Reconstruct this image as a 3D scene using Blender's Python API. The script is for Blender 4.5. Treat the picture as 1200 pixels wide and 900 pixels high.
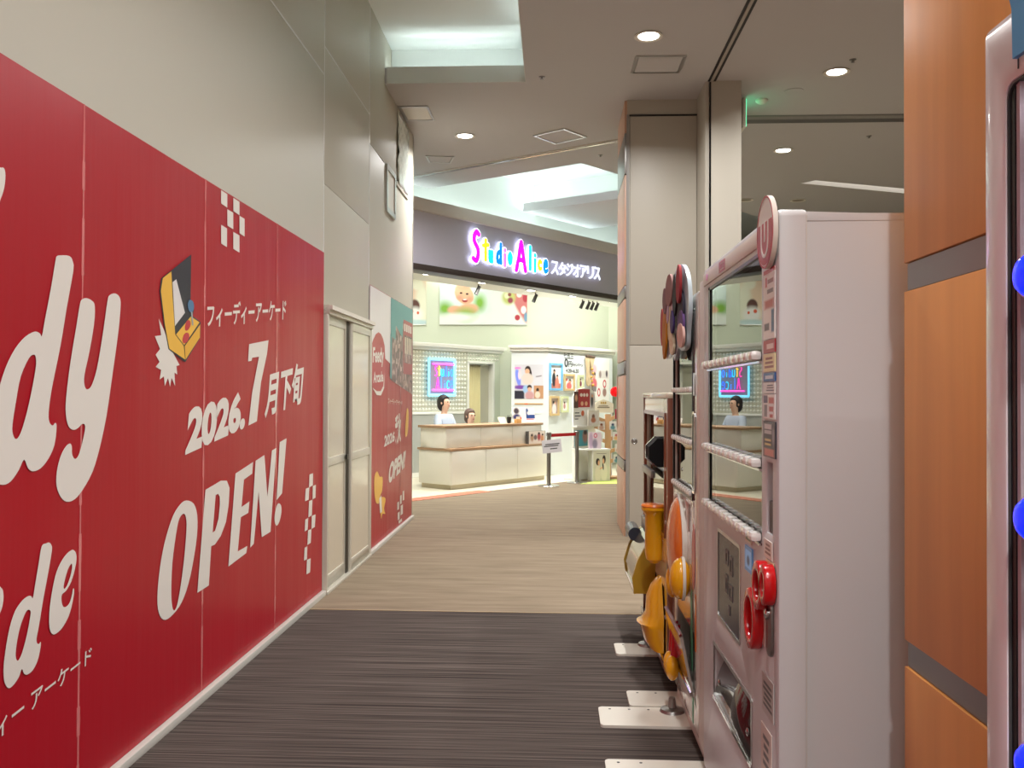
import bpy, bmesh, math, random
from mathutils import Vector, Matrix
random.seed(7)
SC = bpy.context.scene
for o in list(bpy.data.objects): bpy.data.objects.remove(o)
C = SC.collection
R = math.radians

# ---------------------------------------------------------------- camera
cd = bpy.data.cameras.new('camera'); cam = bpy.data.objects.new('camera', cd); C.objects.link(cam)
cd.sensor_width = 36.0; cd.lens = 36.0*1050/1200; cd.clip_start = 0.02
yaw, pit, rol = R(2.729), R(0.699), R(0.22)
Fw = Vector((-math.sin(yaw)*math.cos(pit), math.cos(yaw)*math.cos(pit), math.sin(pit)))
Rt = Vector((math.cos(yaw), math.sin(yaw), 0)); Up = Rt.cross(Fw)
R2 = Rt*math.cos(rol)+Up*math.sin(rol); U2 = Up*math.cos(rol)-Rt*math.sin(rol)
cam.matrix_world = Matrix(((R2.x, U2.x, -Fw.x, 0), (R2.y, U2.y, -Fw.y, 0), (R2.z, U2.z, -Fw.z, 1.40), (0, 0, 0, 1)))
SC.camera = cam

# ---------------------------------------------------------------- world, exposure, large lights
w = bpy.data.worlds.new('world'); SC.world = w; w.use_nodes = True
w.node_tree.nodes['Background'].inputs[0].default_value = (0.9, 0.93, 1, 1)
w.node_tree.nodes['Background'].inputs[1].default_value = 0.05
SC.view_settings.view_transform = 'Standard'; SC.view_settings.look = 'None'
SC.view_settings.exposure = 0.0; SC.view_settings.gamma = 1.0; SC.view_settings.use_curve_mapping = False

def area(name, loc, sx, sy, power, col=(1, .97, .92), rot=(0, 0, 0), shape='RECTANGLE', spread=180):
    l = bpy.data.lights.new(name, 'AREA'); l.shape = shape; l.size = sx; l.size_y = sy
    l.energy = power; l.color = col; l.spread = R(spread)
    o = bpy.data.objects.new(name, l); C.objects.link(o); o.location = loc; o.rotation_euler = rot
    return o
COOL = (.86, 1, .98); WARM = (1, .985, .965)
FA = math.atan2(.799, .602)                       # storefront direction
T = Vector((.602, .799, 0)); N = Vector((.799, -.602, 0)); P0 = Vector((-1.862, 11.834, 0))
def fp(s, d, z): return P0+T*s-N*d+Vector((0, 0, z))   # s along the front, d into the shop
# light troughs of the raised ceilings (lamps lie behind the lips)
area('trough_lamp', (-.95, 8.56, 4.50), 1.25, .08, 12, COOL, (R(180), 0, 0))
area('trough_lamp', (-.12, 6.0, 4.50), .08, 4.5, 34, COOL, (R(180), 0, 0))
area('trough_lamp', fp(2.5, .62, 4.0), 9.0, .10, 30, COOL, (R(180), 0, FA))
area('trough_lamp', tuple(Vector((.25, 14.45, 4.53))), 2.6, .1, 9, COOL, (R(180), 0, FA-math.pi/2))
area('trough_lamp', (-.60, 12.25, 4.50), 2.3, .1, 9, COOL, (R(180), 0, FA-math.pi/2))
area('trough_lamp', (2.21, 13.70, 4.53), 6.0, .1, 22, COOL, (R(180), 0, FA))
# shop ceiling panels
for s, d in ((1.0, 1.7), (3.2, 1.7), (5.4, 1.7), (1.0, 4.2), (3.2, 4.2), (5.4, 4.2)):
    area('shop_lamp', fp(s, d, 3.90), 1.2, 1.2, 30, (1, 1, .97), (0, 0, FA))
# the wide mall concourse behind the camera has its own raised ceiling light
area('concourse_lamp', (1.6, -2.4, 4.30), 5.5, 2.6, 260, WARM)

# ---------------------------------------------------------------- materials
def lin(c):
    return tuple(((v/255)/12.92 if v/255 <= .04045 else ((v/255+.055)/1.055)**2.4) for v in c)
MATS = {}
def mat(name, rgb, rough=.5, metal=0, spec=.5, coat=0, emit=0, bump=None, var=0, vscale=(3, 3, 3), erg=None):
    if name in MATS: return MATS[name]
    m = bpy.data.materials.new(name); m.use_nodes = True; nt = m.node_tree; b = nt.nodes['Principled BSDF']
    c = lin(rgb); b.inputs['Base Color'].default_value = (*c, 1)
    b.inputs['Roughness'].default_value = rough; b.inputs['Metallic'].default_value = metal
    b.inputs['Specular IOR Level'].default_value = spec; b.inputs['Coat Weight'].default_value = coat
    b.inputs['Coat Roughness'].default_value = .08
    if emit:
        e = lin(erg or rgb); b.inputs['Emission Color'].default_value = (*e, 1); b.inputs['Emission Strength'].default_value = emit
    if var or bump:
        tc = nt.nodes.new('ShaderNodeTexCoord'); mp = nt.nodes.new('ShaderNodeMapping'); mp.inputs['Scale'].default_value = vscale
        nt.links.new(tc.outputs['Object'], mp.inputs[0])
        nz = nt.nodes.new('ShaderNodeTexNoise'); nz.inputs['Scale'].default_value = 1; nz.inputs['Detail'].default_value = 4
        nt.links.new(mp.outputs[0], nz.inputs['Vector'])
        if var:
            rp = nt.nodes.new('ShaderNodeValToRGB')
            rp.color_ramp.elements[0].position = .3; rp.color_ramp.elements[1].position = .7
            rp.color_ramp.elements[0].color = (*[v*(1-var) for v in c], 1); rp.color_ramp.elements[1].color = (*[min(1, v*(1+var)) for v in c], 1)
            nt.links.new(nz.outputs['Fac'], rp.inputs[0]); nt.links.new(rp.outputs[0], b.inputs['Base Color'])
        if bump:
            bp = nt.nodes.new('ShaderNodeBump'); bp.inputs['Strength'].default_value = bump[0]; bp.inputs['Distance'].default_value = bump[1]
            nt.links.new(nz.outputs['Fac'], bp.inputs['Height']); nt.links.new(bp.outputs[0], b.inputs['Normal'])
    MATS[name] = m
    return m
def glass(name, tint=(.55, .55, .52), ior=2.1, rough=.0):
    m = bpy.data.materials.new(name); m.use_nodes = True; nt = m.node_tree; nt.nodes.clear()
    out = nt.nodes.new('ShaderNodeOutputMaterial'); mx = nt.nodes.new('ShaderNodeMixShader'); fr = nt.nodes.new('ShaderNodeFresnel')
    tr = nt.nodes.new('ShaderNodeBsdfTransparent'); gl = nt.nodes.new('ShaderNodeBsdfGlossy')
    fr.inputs['IOR'].default_value = ior; tr.inputs[0].default_value = (*tint, 1); gl.inputs['Roughness'].default_value = rough
    gl.inputs[0].default_value = (.97, .97, .95, 1)
    nt.links.new(fr.outputs[0], mx.inputs[0]); nt.links.new(tr.outputs[0], mx.inputs[1]); nt.links.new(gl.outputs[0], mx.inputs[2])
    nt.links.new(mx.outputs[0], out.inputs[0])
    return m
def printed(name, base, blobs, rough=.35, emit=0):
    """flat print: soft or hard ellipses ('e') and rectangles ('r') over a base colour, in the board's own 0..1 frame"""
    m = bpy.data.materials.new(name); m.use_nodes = True; nt = m.node_tree; b = nt.nodes['Principled BSDF']; b.inputs['Roughness'].default_value = rough
    tc = nt.nodes.new('ShaderNodeTexCoord'); sp = nt.nodes.new('ShaderNodeSeparateXYZ'); cb = nt.nodes.new('ShaderNodeCombineXYZ')
    nt.links.new(tc.outputs['Generated'], sp.inputs[0]); nt.links.new(sp.outputs[0], cb.inputs[0]); nt.links.new(sp.outputs[2], cb.inputs[1])
    prev = nt.nodes.new('ShaderNodeRGB'); prev.outputs[0].default_value = (*lin(base), 1); prev = prev.outputs[0]
    for (k, cx, cy, rx, ry, a, col, soft) in blobs:
        mp = nt.nodes.new('ShaderNodeMapping'); mp.vector_type = 'TEXTURE'
        mp.inputs['Location'].default_value = (cx, cy, 0); mp.inputs['Rotation'].default_value = (0, 0, R(a)); mp.inputs['Scale'].default_value = (rx, ry, 1)
        nt.links.new(cb.outputs[0], mp.inputs[0])
        if k == 'e':
            ln = nt.nodes.new('ShaderNodeVectorMath'); ln.operation = 'LENGTH'; nt.links.new(mp.outputs[0], ln.inputs[0]); d = ln.outputs['Value']
        else:
            ab = nt.nodes.new('ShaderNodeVectorMath'); ab.operation = 'ABSOLUTE'; nt.links.new(mp.outputs[0], ab.inputs[0])
            s2 = nt.nodes.new('ShaderNodeSeparateXYZ'); nt.links.new(ab.outputs[0], s2.inputs[0])
            mm = nt.nodes.new('ShaderNodeMath'); mm.operation = 'MAXIMUM'; nt.links.new(s2.outputs[0], mm.inputs[0]); nt.links.new(s2.outputs[1], mm.inputs[1]); d = mm.outputs[0]
        mr = nt.nodes.new('ShaderNodeMapRange'); mr.inputs[1].default_value = 1-soft; mr.inputs[2].default_value = 1+soft
        mr.inputs[3].default_value = 1; mr.inputs[4].default_value = 0; mr.clamp = True
        nt.links.new(d, mr.inputs[0])
        mx = nt.nodes.new('ShaderNodeMix'); mx.data_type = 'RGBA'
        nt.links.new(mr.outputs[0], mx.inputs[0]); nt.links.new(prev, mx.inputs[6]); mx.inputs[7].default_value = (*lin(col), 1)
        prev = mx.outputs[2]
    nt.links.new(prev, b.inputs['Base Color'])
    if emit: nt.links.new(prev, b.inputs['Emission Color']); b.inputs['Emission Strength'].default_value = emit
    return m
def striped(name, ca, cb_, scale, rough=.9, bump=.3, lo=.35, hi=.65, extra=None):
    m = bpy.data.materials.new(name); m.use_nodes = True; nt = m.node_tree; b = nt.nodes['Principled BSDF']; b.inputs['Roughness'].default_value = rough
    b.inputs['Specular IOR Level'].default_value = .15
    tc = nt.nodes.new('ShaderNodeTexCoord'); mp = nt.nodes.new('ShaderNodeMapping'); mp.inputs['Scale'].default_value = scale
    nt.links.new(tc.outputs['Object'], mp.inputs[0])
    nz = nt.nodes.new('ShaderNodeTexNoise'); nz.inputs['Scale'].default_value = 1; nz.inputs['Detail'].default_value = 3; nz.inputs['Roughness'].default_value = .65
    nt.links.new(mp.outputs[0], nz.inputs['Vector'])
    rp = nt.nodes.new('ShaderNodeValToRGB'); rp.color_ramp.elements[0].position = lo; rp.color_ramp.elements[1].position = hi
    rp.color_ramp.elements[0].color = (*lin(ca), 1); rp.color_ramp.elements[1].color = (*lin(cb_), 1)
    nt.links.new(nz.outputs['Fac'], rp.inputs[0]); nt.links.new(rp.outputs[0], b.inputs['Base Color'])
    bp = nt.nodes.new('ShaderNodeBump'); bp.inputs['Strength'].default_value = bump; bp.inputs['Distance'].default_value = .004
    nt.links.new(nz.outputs['Fac'], bp.inputs['Height']); nt.links.new(bp.outputs[0], b.inputs['Normal'])
    return m

M_ceil = mat('ceiling_paint', (188, 185, 185), .75)
M_cove = mat('cove_paint', (232, 236, 232), .7)
M_panel = mat('grey_beige_wall_panel', (188, 183, 169), .46, spec=.4, bump=(.03, .003), vscale=(40, 40, 40))
M_alu = mat('aluminium', (205, 205, 203), .28, metal=1)
M_alu2 = mat('brushed_steel', (150, 148, 145), .35, metal=1)
M_red = mat('red_vinyl', (170, 6, 31), .34, spec=.4, bump=(.35, .02), vscale=(1, 3.5, .35))
M_white_print = mat('white_print', (228, 222, 214), .35)
M_white = mat('white_paint', (224, 218, 208), .4)
M_column = mat('column_panel', (184, 178, 165), .45)
M_shopwall = mat('shop_wall', (220, 226, 207), .6)
M_shopwhite = mat('shop_white', (240, 240, 232), .5)
M_grey = mat('dark_grey', (70, 68, 68), .4)
M_black = mat('black_plastic', (14, 14, 15), .3)
M_machine = mat('machine_white_enamel', (208, 208, 210), .36, spec=.35)
M_machine2 = mat('machine_grey_white', (210, 204, 198), .5)
M_inner = mat('machine_interior', (72, 66, 70), .5)
M_chrome = mat('chrome', (215, 215, 215), .12, metal=1)
M_pearl = mat('white_button', (236, 232, 228), .15, coat=.6)
M_brown = mat('brown_enamel', (122, 62, 36), .3, coat=.4)
M_yellow = mat('yellow_plastic', (238, 168, 12), .25, coat=.4)
M_orange = mat('orange_plastic', (226, 120, 40), .25, coat=.4)
M_redpl = mat('red_plastic', (200, 12, 22), .2, coat=.5)
M_glass = glass('machine_glass')
M_doorglass = mat('cream_door_panel', (206, 196, 176), .12, spec=.6)
M_plate = mat('white_floor_plate', (226, 222, 210), .35, metal=.0, coat=.3)

# ---------------------------------------------------------------- mesh helpers
WROOT = set()
class MB:
    def __init__(s): s.v = []; s.f = []
    def add(s, v, f):
        n = len(s.v); s.v += [tuple(p) for p in v]; s.f += [tuple(i+n for i in q) for q in f]; return s
    def box(s, a, b):
        (x0, y0, z0), (x1, y1, z1) = a, b
        return s.add([(x0, y0, z0), (x1, y0, z0), (x1, y1, z0), (x0, y1, z0), (x0, y0, z1), (x1, y0, z1), (x1, y1, z1), (x0, y1, z1)],
                     [(0, 3, 2, 1), (4, 5, 6, 7), (0, 1, 5, 4), (1, 2, 6, 5), (2, 3, 7, 6), (3, 0, 4, 7)])
    def cyl(s, a, b, r, r2=None, n=16):
        a = Vector(a); b = Vector(b); r2 = r if r2 is None else r2; d = (b-a).normalized()
        u = d.orthogonal().normalized(); w_ = d.cross(u); v = []
        for c, q in ((a, r), (b, r2)):
            for i in range(n):
                t = 2*math.pi*i/n; v.append(c+(u*math.cos(t)+w_*math.sin(t))*q)
        return s.add(v, [(i, (i+1) % n, n+(i+1) % n, n+i) for i in range(n)]+[tuple(range(n-1, -1, -1)), tuple(range(n, 2*n))])
    def lathe(s, c, prof, n=20, axis='z'):
        v = []; c = Vector(c)
        for r, h in prof:
            for i in range(n):
                t = 2*math.pi*i/n; p = (r*math.cos(t), r*math.sin(t), h)
                if axis == 'x': p = (h, p[0], p[1])
                if axis == 'y': p = (p[0], h, p[1])
                v.append(c+Vector(p))
        f = []
        for k in range(len(prof)-1):
            f += [(k*n+i, k*n+(i+1) % n, (k+1)*n+(i+1) % n, (k+1)*n+i) for i in range(n)]
        f += [tuple(range(n-1, -1, -1)), tuple(range((len(prof)-1)*n, len(prof)*n))]
        return s.add(v, f)
    def tube(s, pts, r, n=8):
        for a, b in zip(pts, pts[1:]): s.cyl(a, b, r, n=n)
        return s
    def ball(s, c, r, n=14, m=9, sc=(1, 1, 1)):
        v = []; c = Vector(c)
        for j in range(m+1):
            ph = math.pi*j/m
            for i in range(n):
                t = 2*math.pi*i/n
                v.append(c+Vector((r*sc[0]*math.sin(ph)*math.cos(t), r*sc[1]*math.sin(ph)*math.sin(t), r*sc[2]*math.cos(ph))))
        return s.add(v, [(j*n+i, (j+1)*n+i, (j+1)*n+(i+1) % n, j*n+(i+1) % n) for j in range(m) for i in range(n)])
    def prism(s, poly, z0, z1):
        n = len(poly)
        return s.add([(x, y, z0) for x, y in poly]+[(x, y, z1) for x, y in poly],
                     [tuple(range(n-1, -1, -1)), tuple(range(n, 2*n))]+[(i, (i+1) % n, n+(i+1) % n, n+i) for i in range(n)])
def fix(me, smooth=None):
    bm = bmesh.new(); bm.from_mesh(me); bmesh.ops.remove_doubles(bm, verts=bm.verts, dist=1e-5); bmesh.ops.recalc_face_normals(bm, faces=bm.faces)
    bm.to_mesh(me); bm.free()
    if smooth is not None:
        me.polygons.foreach_set('use_smooth', [True]*len(me.polygons))
        me.set_sharp_from_angle(angle=R(smooth))
def bevelled(me, wdt, seg=2):
    bm = bmesh.new(); bm.from_mesh(me)
    bmesh.ops.bevel(bm, geom=[e for e in bm.edges], offset=wdt, segments=seg, affect='EDGES', profile=.6, clamp_overlap=True)
    bm.to_mesh(me); bm.free()
def link(name, me, m, parent=None):
    o = bpy.data.objects.new(name, me); C.objects.link(o)
    if m is not None and not me.materials: me.materials.append(m)
    if parent is not None:
        o.parent = parent
        if parent.name in WROOT: o.matrix_parent_inverse = Matrix.Translation(parent.location).inverted()
    return o
def obj(name, mb, m, parent=None, smooth=35, bev=0):
    me = bpy.data.meshes.new(name); me.from_pydata(mb.v, [], mb.f); fix(me)
    if bev: bevelled(me, bev)
    fix(me, smooth)
    return link(name, me, m, parent)
def tag(o, label=None, cat=None, group=None, kind=None):
    if label: o['label'] = label
    if cat: o['category'] = cat
    if group: o['group'] = group
    if kind: o['kind'] = kind
    return o
def root(name, loc, label, cat, rotz=None, group=None):
    """rotz None: parts are written in world coordinates; otherwise in the thing's own frame"""
    o = bpy.data.objects.new(name, None); C.objects.link(o); o.location = loc; o.empty_display_size = .1
    if rotz is None: WROOT.add(o.name)
    else: o.rotation_euler = (0, 0, rotz)
    return tag(o, label, cat, group)
def copies(name, me, m, parent, locs):
    """alike pieces sharing one mesh"""
    return [setattr_loc(link(name, me, m, parent), p) for p in locs]
def setattr_loc(o, p): o.location = p; return o
def bmesh_of(mb, smooth=35, bev=0):
    me = bpy.data.meshes.new('piece'); me.from_pydata(mb.v, [], mb.f); fix(me)
    if bev: bevelled(me, bev)
    fix(me, smooth); return me
def catmull(p, n=4):
    out = []; L = len(p)
    for i in range(L):
        a, b, c, d = p[i-1], p[i], p[(i+1) % L], p[(i+2) % L]
        for k in range(n):
            t = k/n
            out.append(tuple(.5*((2*b[j])+(-a[j]+c[j])*t+(2*a[j]-5*b[j]+4*c[j]-d[j])*t*t+(-a[j]+3*b[j]-3*c[j]+d[j])*t**3) for j in (0, 1)))
    return out
def curve_mesh(outs, depth=0, bev=0):
    cu = bpy.data.curves.new('tmp', 'CURVE'); cu.dimensions = '2D'; cu.fill_mode = 'BOTH'; cu.extrude = max(0, depth/2-bev); cu.bevel_depth = bev; cu.bevel_resolution = 1
    for p in outs:
        s = cu.splines.new('POLY'); s.points.add(len(p)-1); s.use_cyclic_u = True
        for q, pt in zip(p, s.points): pt.co = (q[0], q[1], 0, 1)
    o = bpy.data.objects.new('tmp', cu); C.objects.link(o); bpy.context.view_layer.update()
    me = bpy.data.meshes.new_from_object(o.evaluated_get(bpy.context.evaluated_depsgraph_get()))
    bpy.data.objects.remove(o); bpy.data.curves.remove(cu); me.materials.clear(); return me
def place(me, plane, off):
    """2-D (u, v) with thickness w -> 'X': world (off+w, u, v); 'y': local (u, off+w, v); 'z': (u, v, off+w)"""
    for v in me.vertices:
        u, t, q = v.co
        v.co = {'X': (off+q, u, t), 'y': (u, off+q, t), 'z': (u, t, off+q)}[plane]
def shape(name, outs, plane, off, depth, m, parent=None, smooth=None, bev=0):
    if smooth: outs = [catmull(p, smooth) for p in outs]
    me = curve_mesh(outs, depth, bev); place(me, plane, off); fix(me, 40)
    return link(name, me, m, parent)
def text_mesh(txt, bold=0, depth=0, bev=0):
    cu = bpy.data.curves.new('tmp', 'FONT'); cu.body = txt; cu.offset = bold; cu.extrude = depth/2; cu.bevel_depth = bev; cu.resolution_u = 4
    o = bpy.data.objects.new('tmp', cu); C.objects.link(o); bpy.context.view_layer.update()
    me = bpy.data.meshes.new_from_object(o.evaluated_get(bpy.context.evaluated_depsgraph_get()))
    bpy.data.objects.remove(o); bpy.data.curves.remove(cu); me.materials.clear(); return me
def text(name, txt, quad, plane, off, m, parent, bold=.02, depth=0):
    """text stretched into the quad BL, BR, TR, TL given in the plane's own coordinates"""
    me = text_mesh(txt, bold, depth)
    xs = [v.co.x for v in me.vertices]; ys = [v.co.y for v in me.vertices]
    x0, x1, y0, y1 = min(xs), max(xs), min(ys), max(ys); bl, br, tr, tl = [Vector(q) for q in quad]
    for v in me.vertices:
        a = (v.co.x-x0)/(x1-x0); b = (v.co.y-y0)/(y1-y0)
        p = bl*(1-a)*(1-b)+br*a*(1-b)+tr*a*b+tl*(1-a)*b
        v.co = (p.x, p.y, v.co.z)
    place(me, plane, off); return link(name, me, m, parent)
def rect(x0, y0, x1, y1): return [(x0, y0), (x1, y0), (x1, y1), (x0, y1)]
def rrect(x0, y0, x1, y1, r, n=4):
    p = []
    for cx, cy, a in ((x1-r, y0+r, -90), (x1-r, y1-r, 0), (x0+r, y1-r, 90), (x0+r, y0+r, 180)):
        p += [(cx+r*math.cos(R(a+90*k/n)), cy+r*math.sin(R(a+90*k/n))) for k in range(n+1)]
    return p
def ell(cx, cy, rx, ry, n=24, a=0):
    return [(cx+rx*math.cos(t)*math.cos(R(a))-ry*math.sin(t)*math.sin(R(a)), cy+rx*math.cos(t)*math.sin(R(a))+ry*math.sin(t)*math.cos(R(a))) for t in [2*math.pi*k/n for k in range(n)]]
def wbox(name, a, b, m, parent=None, bev=0, smooth=35): return obj(name, MB().box(a, b), m, parent, smooth, bev)
def struct(o): o['kind'] = 'structure'; return o

# ================================================================ THE SETTING
floor = struct(wbox('floor', (-8, -7, -.12), (9, 22, -.012), mat('screed', (120, 115, 108), .9)))
M_dark = striped('dark_striped_carpet', (52, 45, 42), (104, 94, 88), (.8, 75, 1), lo=.36, hi=.66)
M_beige = striped('beige_carpet', (124, 110, 92), (150, 135, 115), (1.6, 11, 1), lo=.25, hi=.75)
M_tile = mat('cream_shop_floor', (226, 220, 198), .35)
wbox('dark_carpet', (-1.62, -7, -.012), (9, 5.777, 0), M_dark, floor, smooth=None)
A10 = fp(-2.17, 0, 0); A20 = fp(10, 0, 0)
obj('beige_carpet', MB().prism([(-1.62, 5.777), (9, 5.777), (9, A20.y), (A20.x, A20.y), (A10.x, A10.y), (-1.62, 10.1)], -.012, 0), M_beige, floor, None)
obj('shop_floor', MB().prism([(A20.x, A20.y), (A20.x, 22), (-8, 22), (-8, A10.y), (A10.x, A10.y)], -.012, -.001), M_tile, floor, None)
obj('carpet_edge_strip', MB().box((-1.60, 5.772, 0), (9, 5.785, .003)), mat('edge_strip', (168, 146, 112), .5), floor, None)
# terracotta border tiles along the shop line
M_terra = mat('terracotta', (196, 120, 92), .6, var=.15, vscale=(30, 30, 30))
tm = bmesh_of(MB().box((-.07, -.12, 0), (.07, .12, .006)), None, .002)
for k in range(13):
    o = link('border_tile', tm, M_terra, floor); p = fp(-.42+k*.15, .02, 0); o.location = p; o.rotation_euler = (0, 0, FA)
gm = obj('green_mat', MB().prism([(.42, 14.15), (1.6, 14.35), (1.7, 15.4), (.75, 14.85)], 0, .006), mat('green_mat', (206, 222, 120), .8), floor, None)

# ---- main ceiling: flat, with the light trough cut in it, ending in an angled edge before the shop
fcL = (-1.816, 12.724); fcC = (.326, 11.386)
ceil = shape('ceiling', [[(-1.62, -7), (9, -7), (9, 19), (6.85, 19), fcC, fcL, (-3.79, 10.1), (-1.62, 10.1), (-1.62, 8.40), (-.283, 8.40), (-.283, 3.4), (-1.62, 3.4)],
                         [(3.40, 12.57), (3.55, 12.40), (8.6, 14.34), (8.5, 14.62)]], 'z', 4.425, .15, M_ceil)
struct(ceil)
cv = MB()
cv.box((-1.62, 3.0, 4.80), (.09, 8.77, 4.84)).box((-1.62, 8.75, 4.50), (.09, 8.79, 4.80)).box((.07, 3.0, 4.50), (.11, 8.79, 4.80)).box((-1.62, 3.0, 4.50), (.09, 3.04, 4.80))
obj('trough_shell', cv, M_cove, ceil, None)
obj('trough_rim', MB().box((-1.60, 8.395, 4.348), (-.28, 8.40, 4.506)).box((-.286, 3.4, 4.348), (-.281, 8.40, 4.506)), mat('pale_rim', (214, 214, 208), .6), ceil, None)
# slit lamp far right: lit recess
obj('slit_recess', MB().prism([(3.40, 12.57), (3.55, 12.40), (8.6, 14.34), (8.5, 14.62)], 4.47, 4.49), mat('slit_lamp', (255, 250, 235), .5, emit=2.2), ceil, None)
# shutter slots in the ceiling
M_slot = mat('dark_slot', (30, 28, 27), .6)
obj('shutter_slot', MB().box((1.425, -6, 4.344), (1.445, 8.44, 4.352)), M_slot, ceil, None)
obj('shutter_slot', MB().box((1.475, -6, 4.344), (1.498, 8.44, 4.352)), M_slot, ceil, None)
obj('slot_cover', MB().box((1.447, -6, 4.340), (1.473, 8.44, 4.352)), mat('slot_cover', (168, 160, 150), .5), ceil, None)
obj('shutter_slot', MB().box((1.75, 9.60, 4.336), (9, 9.74, 4.352)), mat('grey_slot', (96, 94, 94), .5), ceil, None)
obj('cross_rail', MB().box((1.75, 9.50, 4.335), (9, 9.60, 4.352)), mat('rail_grey', (140, 138, 135), .5), ceil, None)
bl = MB()
for k in range(2):
    a = Vector((-1.95, 12.02, 0)); b = Vector((.735, 10.33, 0)); d = (b-a).normalized(); q = Vector((-d.y, d.x, 0))*(.02 if k else -.02)
    bl.add([a+q+Vector((0, 0, 4.335)), b+q+Vector((0, 0, 4.335)), b+q*1.6+Vector((0, 0, 4.335)), a+q*1.6+Vector((0, 0, 4.335)),
            a+q+Vector((0, 0, 4.352)), b+q+Vector((0, 0, 4.352)), b+q*1.6+Vector((0, 0, 4.352)), a+q*1.6+Vector((0, 0, 4.352))],
           [(0, 1, 2, 3), (4, 5, 6, 7), (0, 1, 5, 4), (1, 2, 6, 5), (2, 3, 7, 6), (3, 0, 4, 7)])
obj('air_slot_frame', bl, M_white, ceil, None)
a = Vector((-1.95, 12.02, 4.338)); b = Vector((.735, 10.33, 4.338))
obj('air_slot', MB().cyl(a, b, .016, n=6), M_chrome, ceil)
# upper ceiling above the shop front
up = struct(wbox('ceiling_upper', (-8, 9.5, 5.0), (9, 22, 5.06), M_cove))
rc = Vector((-.379, 15.393, 0)); PT = Vector((.866, -.5, 0)).normalized()
def wallbar(name, a, b, z0, z1, th, m, parent=None):
    a = Vector(a); b = Vector(b); d = (b-a).normalized(); q = Vector((-d.y, d.x, 0))*th/2
    return obj(name, MB().prism([tuple((p)[:2]) for p in (a-q, b-q, b+q, a+q)], z0, z1), m, parent, None)
struct(wallbar('wall_upper', rc-T*6.2, rc+T*6, 3.95, 5.0, .08, M_cove))
wallbar('recess_wall', rc, rc+Vector((2.26, -1.29, 0)), 4.48, 5.0, .06, M_cove, up)
sl = Vector((-.517, 14.374, 0)); sd = Vector((.849, -.528, 0))
obj('hung_ceiling_panel', MB().prism([tuple(p[:2]) for p in (sl, sl+sd*2.0, sl+sd*2.0+T*1.9, sl+T*1.9)], 4.35, 4.48), mat('hung_panel', (222, 222, 226), .6), up, None)
struct(wbox('wall_plenum', (-8, 9.4, 4.5), (9, 9.5, 5.0), M_cove))
# outer walls of the concourse
struct(wbox('wall_back', (-1.75, -7.1, 0), (9, -7, 4.4), M_panel)); struct(wbox('wall_right', (9, -7, 0), (9.1, 22, 5.0), M_panel))
struct(wbox('wall_far', (-8, 22, 0), (9, 22.1, 5.0), M_shopwall)); struct(wbox('wall_far_side', (-8.1, 10.1, 0), (-8, 22, 5.0), M_shopwall))
struct(wbox('wall_left_return', (-8, 10.0, 0), (-1.76, 10.1, 5.0), M_panel))

# ---- left wall: metal panels, reflected highlights of the joints painted white
wl = struct(wbox('wall_left', (-1.76, -7, 0), (-1.632, 10.1, 4.84), mat('joint_highlight_base', (236, 236, 232), .3)))  # white core shows in the gaps as painted joint highlight
def pan(y0, z0, y1, z1):
    return obj('wall_panel', MB().box((-1.632, y0, z0), (-1.620, y1, z1)), M_panel, wl, 35, .0015)
pan(-7, 0, 6.183, 3.635); pan(-7, 3.647, 6.183, 4.84)
pan(6.197, 2.03, 7.715, 2.878); pan(6.197, 2.882, 7.715, 3.838); pan(6.197, 3.848, 7.715, 4.84)
pan(7.730, 0, 10.1, 3.592); pan(7.730, 3.598, 10.1, 4.84); pan(6.197, 0, 7.715, .02)
M_joint = mat('joint_highlight', (244, 244, 242), .25)  # joint strips in white, the glint on the seams put into the colour
for y_, z_ in ((6.190, 2.395), (7.7225, 2.04)): obj('joint_strip', MB().box((-1.632, y_-.0055, z_), (-1.6185, y_+.0055, 4.84)), M_joint, wl, None)
obj('joint_strip', MB().box((-1.632, 3.0, 3.636), (-1.6185, 6.184, 3.646)), M_joint, wl, None); obj('joint_strip', MB().box((-1.632, 6.197, 3.839), (-1.6185, 7.715, 3.847)), M_joint, wl, None)
obj('wall_end_cap', MB().box((-1.76, 10.1, 0), (-1.612, 10.11, 4.35)), M_alu, wl, None)
tb = struct(wbox('baseboard_left', (-1.62, -7, 0), (-1.585, 6.19, .035), mat('base_rail', (206, 204, 196), .35), bev=.004))
struct(wbox('baseboard_left_far', (-1.62, 7.72, 0), (-1.585, 10.1, .035), mat('base_rail', (206, 204, 196), .35), bev=.004))

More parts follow.
